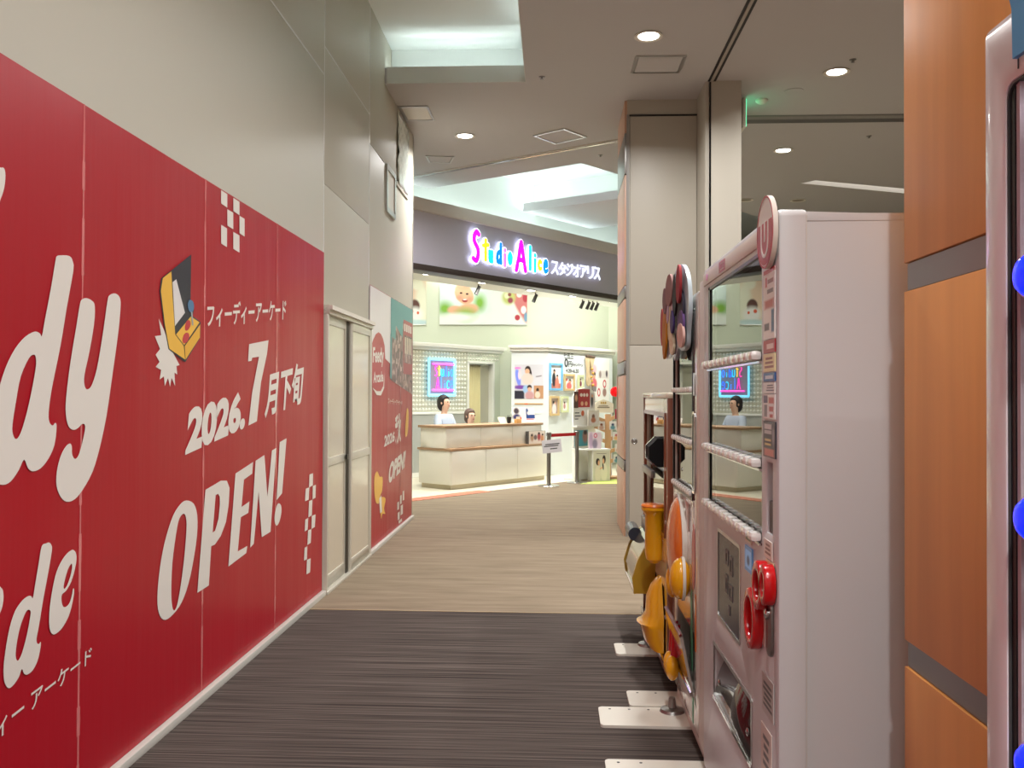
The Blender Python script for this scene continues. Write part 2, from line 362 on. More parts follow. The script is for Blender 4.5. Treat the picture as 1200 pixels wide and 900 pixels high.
# ---- sliding door in the hoarding
M_frame = mat('cream_frame', (212, 207, 194), .3, metal=.25)
dr = struct(root('door_1', (-1.6, 6.95, 0), None, None))
obj('door_frame', MB().box((-1.63, 6.20, 1.965), (-1.575, 7.715, 2.03)).box((-1.63, 6.20, 0), (-1.585, 6.235, 1.965)).box((-1.63, 7.68, 0), (-1.585, 7.715, 1.965))  .box((-1.63, 6.20, 0), (-1.575, 7.715, .02)), M_frame, dr, 35, .003)
obj('header_rail', MB().box((-1.575, 6.20, 1.995), (-1.555, 7.715, 2.025)), M_white, dr, None)
for (y0, y1, x) in ((6.235, 6.86, -1.622), (6.93, 7.68, -1.600)):
    lf = obj('door_leaf', MB().box((x-.012, y0, .02), (x+.012, y0+.045, 1.965)).box((x-.012, y1-.045, .02), (x+.012, y1, 1.965)).box((x-.012, y0+.045, 1.90), (x+.012, y1-.045, 1.965))
             .box((x-.012, y0+.045, .885), (x+.012, y1-.045, .945)).box((x-.012, y0+.045, .02), (x+.012, y1-.045, .11)), M_frame, dr, 35, .002)
    for z0, z1 in ((.11, .885), (.945, 1.90)):
        obj('door_pane', MB().box((x-.004, y0+.045, z0), (x+.004, y1-.045, z1)), M_doorglass, lf, None)
obj('meeting_stile', MB().box((-1.616, 6.86, .02), (-1.604, 6.93, 1.965)), mat('dark_stile', (62, 58, 50), .4, metal=.6), dr, None)
obj('door_lock', MB().box((-1.600, 6.80, .90), (-1.588, 6.855, .94)), M_black, dr, 35, .003)

# ---- white fire-door column and its neighbours
def column():
    c = struct(wbox('wall_column', (.715, 8.96, 0), (1.44, 9.95, 4.35), M_column))
    c2 = MB().box((.745, 8.945, .02), (1.375, 8.96, 1.90)).v
    obj('steel_panel', MB().box((.745, 8.945, .02), (1.40, 8.962, 1.897)), M_column, c, 35, .002)
    obj('steel_panel', MB().box((.745, 8.945, 1.903), (1.40, 8.962, 4.18)), M_column, c, 35, .002)
    obj('corner_trim', MB().box((.708, 8.945, 0), (.735, 8.965, 4.20)), mat('grey_trim', (150, 146, 140), .4), c, None)
    obj('corner_trim', MB().box((1.405, 8.46, 0), (1.44, 8.965, 4.35)), M_column, c, None)
    obj('top_gap', MB().box((.72, 8.947, 4.185), (1.41, 8.962, 4.20)), M_slot, c, None)
    lk = obj('flush_lock', MB().lathe((.79, 8.945, .945), [(.026, 0), (.030, -.003), (.024, -.006), (.018, -.002), (.010, -.004)], 20, 'y'), M_alu2, c)
    M_wood2 = mat('pinkish_wood', (206, 164, 138), .4, var=.08, vscale=(8, 8, 1))
    for z0, z1, mm in ((0, .64, M_wood2), (.65, .75, M_alu2), (.76, 1.60, M_wood2), (1.615, 1.74, M_alu2), (1.75, 2.36, M_wood2), (2.375, 2.49, M_alu2), (2.50, 3.60, M_wood2), (3.615, 4.02, M_alu2), (4.03, 4.345, M_wood2)):
        obj('cladding_panel' if mm is M_wood2 else 'metal_band', MB().box((.690, 8.97, z0), (.716, 9.94, z1)), mm, c, 35, .002)
    return c
column()
struct(wbox('wall_pier', (1.455, 8.44, 0), (1.735, 9.90, 4.35), M_column))
struct(wbox('trim_1', (1.446, 8.44, 0), (1.456, 8.47, 4.345), M_black))
# fire alarm lamp on the column flank
fl = root('alarm_lamp', (.69, 9.93, 1.40), 'red dome fire alarm lamp on the flank of the white column', 'lamp')
obj('mount_plate', MB().box((.678, 9.86, 1.05), (.692, 10.0-.06, 1.62)), M_white, fl, 35, .003)
obj('red_dome', MB().lathe((.678, 9.90, 1.44), [(.055, 0), (.055, -.02), (.045, -.05), (.02, -.066)], 16, 'x'), mat('red_lamp', (235, 20, 28), .2, emit=.6), fl)
obj('call_button', MB().box((.664, 9.87, 1.14), (.679, 9.93, 1.25)), mat('magenta_plate', (186, 24, 70), .3), fl, 35, .004)

# ---- wood-clad pillar between the two drinks machines
M_wood = mat('orange_wood_veneer', (214, 147, 80), .42, var=.08, vscale=(14, 14, .8), bump=(.03, .002), spec=.3)
pl = struct(wbox('wall_pillar', (.812, 1.26, 0), (1.70, 2.085, 4.35), mat('pillar_core', (70, 66, 62), .5)))
for z0, z1 in ((0, .785), (.845, 1.64), (1.705, 3.0), (3.06, 4.345)):
    obj('wood_panel', MB().box((.80, 1.25, z0), (1.71, 2.095, z1)), M_wood, pl, 35, .003)
for z0, z1 in ((.787, .843), (1.642, 1.703), (3.002, 3.058)):
    obj('metal_band', MB().box((.806, 1.256, z0), (1.705, 2.088, z1)), M_alu2, pl, None)

# ================================================================ CEILING FITTINGS
M_lens = mat('downlight_lens', (255, 252, 240), .4, emit=14)
dlm = bmesh_of(MB().lathe((0, 0, 0), [(.10, 0), (.115, -.004), (.118, -.009), (.098, -.010), (.085, -.004), (.085, 0)], 28))
dll = bmesh_of(MB().lathe((0, 0, 0), [(.083, 0), (.083, -.006), (.05, -.008)], 24))
dll2 = dll.copy()
def downlight(x, y, label, power=62, lens=None, z=4.35):
    r_ = root('ceiling_downlight', (x, y, z), label, 'downlight', 0, 'round ceiling downlights')
    link('trim_ring', dlm, M_white, r_); link('lens', dll if lens is None else dll2, lens or M_lens, r_)
    if power: area('downlight_lamp', (x, y, z-.03), .16, .16, power, WARM, shape='DISK', spread=150)
downlight(.76, 7.36, 'bright round downlight beside the ceiling hatch above the column')
downlight(-1.03, 10.13, 'bright round downlight left of the angled ceiling hatch')
downlight(2.55, 8.24, 'bright round downlight near the wooden pillar top')
downlight(2.73, 10.86, 'dim round downlight beyond the grey ceiling slot', 30)
for x, y, pw in ((.2, 2.6, 40), (.76, 4.7, 55), (2.55, 4.6, 55), (.4, -.6, 60), (2.55, 1.0, 45), (5.2, 4.6, 65), (5.2, 8.2, 70), (5.2, 12.0, 60), (.2, -4, 60)):
    downlight(x, y, 'round downlight in the ceiling outside the frame', pw)
M_dull = mat('dull_lens', (150, 140, 124), .5)
for px, (x, y) in (('leftmost', (2.86, 13.6)), ('right', (3.65, 13.65))):
    downlight(x, y, 'unlit round downlight low in view, '+('just right of the red oval sign' if px == 'leftmost' else 'below the long slit lamp'), 0, M_dull)
def hatch(pts, label, name='ceiling_hatch', m=None):
    c = Vector((sum(p[0] for p in pts)/4, sum(p[1] for p in pts)/4, 0)); r_ = root(name, (c.x, c.y, 4.35), label, 'hatch', None)
    ins = [tuple((Vector((*p, 0))+(c-Vector((*p, 0)))*.10)[:2]) for p in pts]
    shape('frame', [pts, ins], 'z', 4.344, .014, M_alu, r_)
    shape('lid', [[tuple((Vector((*p, 0))+(c-Vector((*p, 0)))*.14)[:2]) for p in pts]], 'z', 4.346, .010, m or M_ceil, r_)
hatch([(.684, 8.194), (1.125, 8.20), (1.136, 7.79), (.693, 7.783)], 'rectangular access hatch beside the downlight over the column')
hatch([(-.252, 10.141), (.094, 9.876), (.360, 10.212), (.0, 10.477)], 'square access hatch set at an angle before the air slot')
hatch([(-1.60, 9.06), (-1.30, 9.06), (-1.30, 9.53), (-1.60, 9.53)], 'pale access hatch against the left wall', m=M_white)
hatch([(-1.60, 10.95), (-1.25, 11.0), (-1.33, 11.3), (-1.60, 11.25)], 'small hatch at the end of the left wall')
spk = bmesh_of(MB().lathe((0, 0, 0), [(.030, 0), (.030, -.005), (.010, -.008), (.008, -.020), (.018, -.022), (.016, -.025)], 14))
for x, y, lb in ((-.128, 8.274, 'small ceiling sprinkler beside the light trough corner'), (.55, 11.0, 'small ceiling sprinkler above the right end of the shop sign'),
                 (2.60, 7.95, 'small ceiling sprinkler behind the right downlight'), (3.55, 10.3, 'small ceiling sprinkler beyond the grey slot by the pillar'), (-.87, 6.63, 'small sensor in the light trough at the top edge')):
    o = link('ceiling_sprinkler', spk, M_alu2, None); o.location = (x, y, 4.35 if x != -.87 else 4.80); tag(o, lb, 'sprinkler', 'ceiling sprinklers')
sm = obj('smoke_detector', MB().lathe((0, 0, 0), [(.06, 0), (.06, -.015), (.045, -.03), (.03, -.04)], 20), M_white); sm.location = (2.05, 9.0, 4.35); tag(sm, 'white smoke detector beside the glowing exit sign', 'detector')
sm = obj('smoke_detector', MB().lathe((0, 0, 0), [(.09, 0), (.09, -.006), (.07, -.01)], 20), M_ceil); sm.location = (2.30, 8.75, 4.35); tag(sm, 'flat round ceiling cover in front of the grey slot', 'cover')
# exit sign seen edge-on
ex = root('exit_sign', (1.86, 8.9, 4.35), 'green glowing exit sign seen edge-on beside the pier', 'sign')
obj('sign_body', MB().box((1.84, 8.86, 4.04), (1.868, 9.24, 4.33)), M_white, ex, 35, .003)
obj('lit_face', MB().box((1.869, 8.87, 4.05), (1.874, 9.23, 4.32)), mat('exit_green', (90, 235, 170), .4, emit=2.0), ex, None)
obj('hanger', MB().cyl((1.854, 9.05, 4.33), (1.854, 9.05, 4.35), .012), M_alu, ex)
# small fittings on the left wall
wb = root('wall_plate', (-1.62, 8.7, 3.38), 'small framed white plate high on the left wall', 'plate')  # white plate in a thin metal frame
shape('frame', [rrect(8.45, 3.15, 8.93, 3.61, .03), rrect(8.50, 3.20, 8.88, 3.56, .02)], 'X', -1.610, .02, M_alu, wb)
obj('plate', MB().box((-1.62, 8.50, 3.20), (-1.612, 8.88, 3.56)), M_white, wb, None)
ws = root('plastic_sheet', (-1.62, 9.4, 3.9), 'crumpled translucent plastic sheet taped at the wall top', 'sheet')
pts = []; fs = []
for i in range(13):
    for j in range(17):
        y = 9.06+.62*i/12; z = 3.56+.74*j/16
        pts.append((-1.607+.012*math.sin(i*1.9+j*.7)*math.cos(j*1.3-i), y+.02*math.sin(j*1.1), z))
for i in range(12):
    for j in range(16): fs.append((i*17+j, (i+1)*17+j, (i+1)*17+j+1, i*17+j+1))
so = obj('sheet', MB().add(pts, fs), mat('crumpled_film', (216, 224, 214), .2, coat=.4), ws, 60)
md = so.modifiers.new('t', 'SOLIDIFY'); md.thickness = .004
obj('tape', MB().box((-1.618, 9.02, 3.53), (-1.606, 9.72, 3.57)), M_white, ws, None)

SH = {'d1': [[(2.822, 1.843), (2.845, 1.85), (2.898, 1.856), (2.92, 1.84), (2.923, 1.809), (2.884, 1.679), (2.851, 1.558), (2.802, 1.415), (2.785, 1.338), (2.791, 1.307), (2.809, 1.296), (2.823, 1.304), (2.832, 1.292), (2.821, 1.235), (2.788, 1.192), (2.744, 1.164), (2.702, 1.158), (2.676, 1.17), (2.655, 1.198), (2.629, 1.168), (2.59, 1.138), (2.552, 1.131), (2.515, 1.146), (2.49, 1.196), (2.494, 1.287), (2.52, 1.39), (2.556, 1.471), (2.603, 1.532), (2.653, 1.571), (2.704, 1.591), (2.732, 1.587), (2.743, 1.58), (2.758, 1.629), (2.79, 1.733), (2.815, 1.826)], [(2.699, 1.519), (2.674, 1.506), (2.634, 1.45), (2.612, 1.378), (2.595, 1.307), (2.598, 1.277), (2.614, 1.262), (2.637, 1.281), (2.667, 1.341), (2.697, 1.426), (2.713, 1.488), (2.71, 1.513)]], 'y1': [[(2.978, 1.719), (3.009, 1.728), (3.049, 1.722), (3.066, 1.703), (3.061, 1.64), (3.031, 1.541), (3.001, 1.464), (3.001, 1.43), (3.017, 1.414), (3.044, 1.423), (3.07, 1.459), (3.094, 1.515), (3.128, 1.631), (3.154, 1.733), (3.171, 1.757), (3.212, 1.767), (3.246, 1.755), (3.252, 1.721), (3.236, 1.624), (3.194, 1.461), (3.154, 1.317), (3.108, 1.205), (3.06, 1.125), (2.995, 1.069), (2.945, 1.043), (2.896, 1.041), (2.86, 1.061), (2.835, 1.099), (2.835, 1.144), (2.853, 1.188), (2.88, 1.219), (2.909, 1.233), (2.924, 1.223), (2.927, 1.196), (2.945, 1.179), (2.97, 1.193), (2.997, 1.246), (3.009, 1.286), (2.991, 1.296), (2.966, 1.284), (2.936, 1.277), (2.903, 1.29), (2.886, 1.33), (2.887, 1.389), (2.912, 1.508), (2.947, 1.631), (2.966, 1.7)]], 'tip1': [[(2.505, 2.039), (2.527, 2.056), (2.542, 2.057), (2.548, 2.038), (2.543, 2.002), (2.528, 1.967), (2.503, 1.929)]], 'd2': [[(2.754, 0.918), (2.778, 0.923), (2.795, 0.923), (2.809, 0.912), (2.812, 0.895), (2.793, 0.83), (2.767, 0.753), (2.743, 0.67), (2.731, 0.636), (2.734, 0.62), (2.744, 0.614), (2.754, 0.618), (2.753, 0.6), (2.738, 0.564), (2.713, 0.542), (2.685, 0.537), (2.667, 0.545), (2.655, 0.563), (2.64, 0.543), (2.616, 0.529), (2.593, 0.525), (2.576, 0.539), (2.566, 0.562), (2.565, 0.604), (2.576, 0.657), (2.593, 0.708), (2.618, 0.748), (2.654, 0.771), (2.684, 0.777), (2.7, 0.773), (2.709, 0.766), (2.721, 0.807), (2.739, 0.87)], [(2.689, 0.734), (2.673, 0.731), (2.649, 0.701), (2.632, 0.663), (2.623, 0.622), (2.627, 0.6), (2.638, 0.595), (2.656, 0.613), (2.678, 0.657), (2.694, 0.704), (2.698, 0.725)]], 'e2': [[(2.939, 0.875), (2.956, 0.862), (2.961, 0.841), (2.951, 0.807), (2.927, 0.768), (2.898, 0.747), (2.874, 0.74), (2.871, 0.722), (2.88, 0.7), (2.899, 0.694), (2.921, 0.703), (2.935, 0.727), (2.939, 0.742), (2.946, 0.744), (2.948, 0.728), (2.935, 0.691), (2.914, 0.657), (2.879, 0.631), (2.844, 0.621), (2.821, 0.624), (2.805, 0.642), (2.8, 0.67), (2.803, 0.715), (2.818, 0.772), (2.84, 0.821), (2.872, 0.853), (2.903, 0.87), (2.925, 0.875)], [(2.929, 0.83), (2.911, 0.819), (2.893, 0.791), (2.883, 0.766), (2.888, 0.755), (2.905, 0.765), (2.923, 0.789), (2.933, 0.814), (2.933, 0.826)]], 'tip2': [[(2.526, 0.842), (2.548, 0.832), (2.558, 0.819), (2.56, 0.793), (2.549, 0.764), (2.527, 0.752)]], 'O': [[(3.86, 0.932), (3.942, 0.909), (3.985, 0.85), (3.983, 0.758), (3.947, 0.657), (3.893, 0.561), (3.822, 0.495), (3.736, 0.465), (3.662, 0.46), (3.61, 0.488), (3.584, 0.543), (3.589, 0.625), (3.615, 0.717), (3.662, 0.808), (3.727, 0.884), (3.796, 0.922)], [(3.839, 0.877), (3.79, 0.861), (3.756, 0.793), (3.724, 0.683), (3.716, 0.584), (3.721, 0.518), (3.742, 0.48), (3.776, 0.496), (3.813, 0.578), (3.843, 0.676), (3.863, 0.777), (3.865, 0.844)]], 'P': [[(4.078, 0.956), (4.268, 0.98), (4.349, 0.972), (4.387, 0.932), (4.375, 0.848), (4.34, 0.769), (4.273, 0.712), (4.2, 0.683), (4.153, 0.683), (4.128, 0.504), (3.992, 0.499)], [(4.234, 0.92), (4.204, 0.918), (4.169, 0.745), (4.199, 0.748), (4.241, 0.799), (4.257, 0.863), (4.256, 0.904)]], 'E': [[(4.467, 0.997), (4.732, 1.036), (4.718, 0.974), (4.592, 0.955), (4.559, 0.817), (4.678, 0.831), (4.663, 0.773), (4.55, 0.765), (4.509, 0.597), (4.651, 0.601), (4.636, 0.566), (4.377, 0.544)]], 'N': [[(4.771, 1.039), (4.918, 1.061), (4.977, 0.823), (5.05, 1.077), (5.131, 1.088), (5.036, 0.616), (4.882, 0.61), (4.825, 0.868), (4.753, 0.595), (4.694, 0.583)]], 'ex': [[(5.195, 1.118), (5.329, 1.134), (5.248, 0.812), (5.144, 0.784)]], 'exdot': [[(5.184, 0.761), (5.23, 0.74), (5.237, 0.702), (5.206, 0.656), (5.154, 0.634), (5.116, 0.655), (5.108, 0.696), (5.139, 0.745)]], '7': [[(4.655, 1.663), (4.975, 1.703), (4.953, 1.628), (4.851, 1.464), (4.788, 1.252), (4.653, 1.233), (4.708, 1.407), (4.814, 1.603), (4.704, 1.593), (4.694, 1.576), (4.641, 1.571)]]}
QD = {'2026.': [(3.845, 1.129), (4.596, 1.221), (4.628, 1.425), (3.884, 1.34)], '月下旬': [(4.908, 1.262), (5.644, 1.336), (5.699, 1.613), (4.961, 1.519)], 'フィーディーアーケード': [(4.079, 1.706), (5.297, 1.844), (5.306, 1.973), (4.084, 1.822)], 'フィーディー アーケード': [(2.232, 0.353), (3.065, 0.463), (3.069, 0.52), (2.231, 0.432)]}
CK = [[(4.242, 2.384), (4.325, 2.382), (4.326, 2.316), (4.243, 2.319)], [(4.407, 2.383), (4.496, 2.381), (4.497, 2.313), (4.408, 2.316)], [(4.326, 2.309), (4.408, 2.308), (4.41, 2.225), (4.328, 2.228)], [(4.497, 2.311), (4.573, 2.309), (4.575, 2.217), (4.499, 2.221)], [(4.246, 2.217), (4.325, 2.213), (4.326, 2.121), (4.248, 2.126)], [(4.41, 2.212), (4.499, 2.21), (4.501, 2.122), (4.412, 2.127)], [(5.838, 0.871), (5.929, 0.872), (5.923, 0.791), (5.831, 0.786)], [(5.751, 0.786), (5.84, 0.786), (5.825, 0.707), (5.737, 0.706)], [(5.923, 0.786), (6.0, 0.788), (5.993, 0.701), (5.917, 0.698)], [(5.834, 0.697), (5.917, 0.696), (5.902, 0.593), (5.82, 0.591)], [(5.747, 0.587), (5.82, 0.589), (5.805, 0.513), (5.733, 0.512)], [(5.902, 0.589), (5.996, 0.588), (5.981, 0.505), (5.896, 0.503)], [(5.814, 0.507), (5.896, 0.503), (5.882, 0.415), (5.8, 0.413)], [(5.736, 0.406), (5.8, 0.406), (5.794, 0.323), (5.722, 0.325)], [(5.794, 0.318), (5.884, 0.313), (5.87, 0.221), (5.78, 0.226)]]
IC = {'burst': [(3.573, 1.706), (3.622, 1.664), (3.682, 1.594), (3.781, 1.523), (3.748, 1.518), (3.757, 1.481), (3.729, 1.49), (3.737, 1.432), (3.701, 1.466), (3.686, 1.428), (3.666, 1.465), (3.636, 1.431), (3.626, 1.471), (3.586, 1.457), (3.6, 1.497), (3.548, 1.508), (3.584, 1.529), (3.547, 1.557), (3.588, 1.582), (3.538, 1.632), (3.597, 1.639)], 'outline': [(3.592, 1.873), (3.692, 1.92), (3.894, 2.018), (3.891, 1.812), (3.931, 1.78), (3.913, 1.746), (4.005, 1.727), (4.002, 1.655), (3.839, 1.537), (3.667, 1.585), (3.622, 1.684), (3.578, 1.819)], 'side': [(3.607, 1.875), (3.689, 1.914), (3.702, 1.812), (3.732, 1.651), (3.821, 1.607), (3.836, 1.549), (3.675, 1.588), (3.631, 1.684), (3.59, 1.82)], 'screen': [(3.701, 1.87), (3.737, 1.887), (3.83, 1.753), (3.728, 1.687)], 'deck': [(3.739, 1.652), (3.892, 1.742), (3.99, 1.724), (3.823, 1.611)], 'front': [(3.829, 1.607), (3.997, 1.715), (3.995, 1.656), (3.839, 1.549)], 'btn1': [(3.858, 1.723), (3.882, 1.722), (3.89, 1.705), (3.866, 1.682), (3.837, 1.675), (3.828, 1.689), (3.839, 1.711)], 'btn2': [(3.842, 1.667), (3.871, 1.664), (3.873, 1.645), (3.846, 1.625), (3.812, 1.62), (3.804, 1.635), (3.817, 1.655)], 'knob': [(3.877, 1.814), (3.912, 1.811), (3.925, 1.79), (3.913, 1.768), (3.887, 1.76), (3.864, 1.77), (3.856, 1.794)], 'stick': [(3.89, 1.762), (3.906, 1.763), (3.918, 1.705), (3.904, 1.703)]}

# ================================================================ RED HOARDING BANNERS ON THE LEFT WALL
BX = -1.6145
ba = root('hoarding_banner', (-1.615, 3.3, 0), 'long red vinyl banner with white lettering along the left wall', 'banner')
def vinyl(y0, y1, z0, z1, m, parent, seed):
    rnd = random.Random(seed); ny = max(6, int((y1-y0)*14)); nz = 16; v = []; f = []
    ph = [rnd.uniform(0, 6) for _ in range(4)]
    for i in range(ny+1):
        for j in range(nz+1):
            a = i/ny; b = j/nz; y = y0+(y1-y0)*a; z = z0+(z1-z0)*b
            d = .0012*math.sin(y*9+ph[0]+b*1.2)*(.3+.7*b)+.0008*math.sin(y*23+ph[1]+2*b)+.0006*math.sin(z*5+ph[2])
            e = min(a, 1-a)*(y1-y0)
            if e < .05: d += .0015*(1-e/.05)
            v.append((BX+d*.35, y, z))
    f = [(i*(nz+1)+j, (i+1)*(nz+1)+j, (i+1)*(nz+1)+j+1, i*(nz+1)+j+1) for i in range(ny) for j in range(nz)]
    o = obj('vinyl_sheet', MB().add(v, f), m, parent, 60)
    return o

ys = [-1.2, 2.985, 4.054, 5.128, 6.185]
for k in range(4): vinyl(ys[k]+.004, ys[k+1]-.004, .036, 2.39, M_red, ba, k)
sm_ = mat('seam_film', (214, 120, 120), .12, coat=.6)
for y in ys[1:4]:
    s = MB()
    for j in range(24):
        z = .04+2.35*j/24; w_ = .006+.003*math.sin(j*2.3+y)
        s.box((BX, y-w_, z), (BX+.0021+.0003*math.sin(j*1.7), y+w_, z+2.35/24))
    obj('vinyl_seam', s, sm_, ba, 60)
PX = BX+.0026
def letter(key, sm=3, m=None, off=0, par=None, name='printed_letter'):
    return shape(name, SH[key], 'X', PX+off, 0, m or M_white_print, par or ba, sm)
for k in ('d1', 'y1', 'tip1', 'd2', 'e2', 'tip2', 'O'): letter(k)
for k in ('P', 'E', 'N', 'ex', '7'): letter(k, None)
letter('exdot')
text('printed_date', '2026.', QD['2026.'], 'X', PX, M_white_print, ba, .055)
text('printed_date', '月下旬', QD['月下旬'], 'X', PX, M_white_print, ba, .035)
text('printed_reading', 'フィーディーアーケード', QD['フィーディーアーケード'], 'X', PX, M_white_print, ba, .022)
text('printed_reading', 'フィーディー アーケード', QD['フィーディー アーケード'], 'X', PX, M_white_print, ba, .012)
text('printed_letter', 'Fee', [(1.35, .98), (2.40, 1.12), (2.50, 1.74), (1.48, 1.64)], 'X', PX, M_white_print, ba, .03)
text('printed_letter', 'Arca', [(1.20, .52), (2.40, .66), (2.48, .93), (1.30, .82)], 'X', PX, M_white_print, ba, .03)
for q in CK: shape('printed_check', [q], 'X', PX, 0, M_white_print, ba)
ICM = dict(burst=(228, 222, 214), outline=(36, 40, 52), side=(236, 184, 66), screen=(226, 222, 220), deck=(240, 190, 70), front=(232, 178, 58), btn1=(196, 40, 56), btn2=(196, 40, 56), knob=(74, 122, 160), stick=(160, 170, 176))
for i, (k, c) in enumerate(ICM.items()):
    shape('printed_arcade_icon', [IC[k]], 'X', PX+.0003*i, 0, mat('icon_'+k, c, .35), ba, 3 if k in ('btn1', 'btn2', 'knob') else None)

# ---- second banner beyond the door
b2 = root('hoarding_banner', (-1.615, 8.9, 0), 'tall red and white banner with a street photo beyond the sliding door', 'banner')
M_wv = mat('white_vinyl', (226, 220, 222), .3, bump=(.3, .02), vscale=(1, 4, .3))
for k, (y0, y1) in enumerate(((7.735, 8.62), (8.628, 9.33), (9.338, 10.09))): vinyl(y0, y1, .036, 2.36, M_red, b2, 20+k)
shape('white_field', [[(7.74, 1.85), (8.74, 1.70), (8.74, 2.355), (7.74, 2.355)]], 'X', PX-.001, 0, M_wv, b2)
ph = obj('street_photo', MB().add([(PX, 8.735, 1.545), (PX, 10.085, 1.40), (PX, 10.085, 2.36), (PX, 8.73, 2.36)], [(0, 1, 2, 3)]), None, b2, None)
def photo_mat():
    m = bpy.data.materials.new('street_photo_print'); m.use_nodes = True; nt = m.node_tree; b = nt.nodes['Principled BSDF']; b.inputs['Roughness'].default_value = .35
    tc = nt.nodes.new('ShaderNodeTexCoord'); vo = nt.nodes.new('ShaderNodeTexVoronoi'); vo.inputs['Scale'].default_value = 17
    nt.links.new(tc.outputs['Object'], vo.inputs['Vector'])
    rp = nt.nodes.new('ShaderNodeValToRGB'); el = rp.color_ramp.elements
    el[0].color = (*lin((60, 40, 42)), 1); el[1].color = (*lin((205, 180, 172)), 1); e = el.new(.4); e.color = (*lin((120, 86, 84)), 1); e = el.new(.7); e.color = (*lin((150, 110, 104)), 1)
    sp = nt.nodes.new('ShaderNodeSeparateColor'); nt.links.new(vo.outputs['Color'], sp.inputs[0]); nt.links.new(sp.outputs[0], rp.inputs[0])
    nt.links.new(rp.outputs[0], b.inputs['Base Color']); return m
ph.data.materials.append(photo_mat())
shape('photo_sky', [[(8.735, 1.98), (9.0, 1.95), (9.02, 2.10), (9.42, 2.0), (9.45, 2.18), (10.08, 2.19), (10.08, 2.355), (8.735, 2.355)]], 'X', PX+.0005, 0, mat('teal_print', (72, 150, 152), .35), b2)
shape('photo_sky', [[(8.70, 1.56), (8.80, 1.55), (8.80, 2.0), (8.72, 2.0)]], 'X', PX+.0005, 0, mat('teal_print', (72, 150, 152), .35), b2)
shape('photo_shopfront', [rect(9.47, 1.62, 10.08, 2.20), rect(9.53, 1.74, 10.04, 2.04)], 'X', PX+.001, 0, mat('shopfront_red', (166, 40, 52), .35), b2)
for k in range(4): shape('photo_lantern', [rect(9.52+.13*k, 2.08, 9.60+.13*k, 2.16)], 'X', PX+.0015, 0, M_white_print, b2)
for k in range(4): shape('photo_window', [rect(9.56+.12*k, 1.84, 9.64+.12*k, 2.02)], 'X', PX+.0015, 0, mat('window_print', (214, 200, 180), .35), b2)
shape('badge', [[(7.80, 1.82), (8.12, 1.97), (8.42, 1.86), (8.42, 1.52), (8.24, 1.42), (7.90, 1.44), (7.82, 1.58)]], 'X', PX+.001, 0, mat('badge_red', (178, 26, 44), .35), b2, 3)
text('badge_word', 'Feedy', [(7.86, 1.64), (8.38, 1.66), (8.38, 1.84), (7.88, 1.82)], 'X', PX+.0015, M_white_print, b2, .03)
text('badge_word', 'Arcade', [(7.90, 1.50), (8.36, 1.52), (8.36, 1.62), (7.90, 1.60)], 'X', PX+.0015, M_white_print, b2, .03)
shape('badge_swoosh', [[(7.86, 1.46), (8.05, 1.395), (8.25, 1.39), (8.40, 1.46), (8.42, 1.60), (8.36, 1.48), (8.24, 1.43), (8.05, 1.43)]], 'X', PX+.0015, 0, M_white_print, b2)
text('printed_reading', 'フィーディーアーケード', [(8.62, 1.31), (9.42, 1.285), (9.42, 1.335), (8.62, 1.37)], 'X', PX, M_white_print, b2, .02)
text('printed_date', '2026', [(8.42, .90), (8.98, .93), (9.0, 1.03), (8.44, 1.01)], 'X', PX, M_white_print, b2, .04)
text('printed_date', '秋', [(9.0, .88), (9.36, .90), (9.36, 1.21), (9.0, 1.19)], 'X', PX, M_white_print, b2, .04)
text('printed_word', 'OPEN!', [(8.64, .52), (9.58, .61), (9.68, .80), (8.72, .73)], 'X', PX, M_white_print, b2, .05)
for i, (y, z) in enumerate(((7.75, 1.19), (7.78, 1.12), (7.75, 1.05), (7.78, .98), (7.75, .92), (7.78, .86))): shape('printed_check', [rect(y, z, y+.045, z+.06)], 'X', PX, 0, M_white_print, b2)
for i, (y, z, w_, h) in enumerate(((9.16, .21, .10, .08), (9.32, .25, .10, .09), (9.48, .27, .10, .10), (9.18, .10, .12, .08), (9.36, .13, .14, .10), (9.24, .03+.03, .2, .03))):
    shape('printed_mark', [rect(y, z, y+w_, z+h)], 'X', PX, 0, M_white_print, b2)
for q in ([(7.98, .66), (8.10, .70), (8.22, .64), (8.36, .62), (8.34, .50), (8.24, .46), (8.20, .40), (8.06, .42), (7.98, .52)], [(8.22, .42), (8.34, .44), (8.52, .40), (8.44, .32), (8.50, .26), (8.36, .28), (8.30, .24), (8.26, .32)],
          [(9.62, .98), (9.72, 1.24), (9.84, 1.20), (9.80, 1.0), (9.70, .94)]):
    shape('printed_hand_icon', [q], 'X', PX, 0, mat('icon_side', (236, 184, 66), .35), b2, 3)
shape('printed_hand_icon', [[(8.20, .44), (8.30, .46), (8.34, .30), (8.24, .30)]], 'X', PX+.0006, 0, M_white_print, b2)

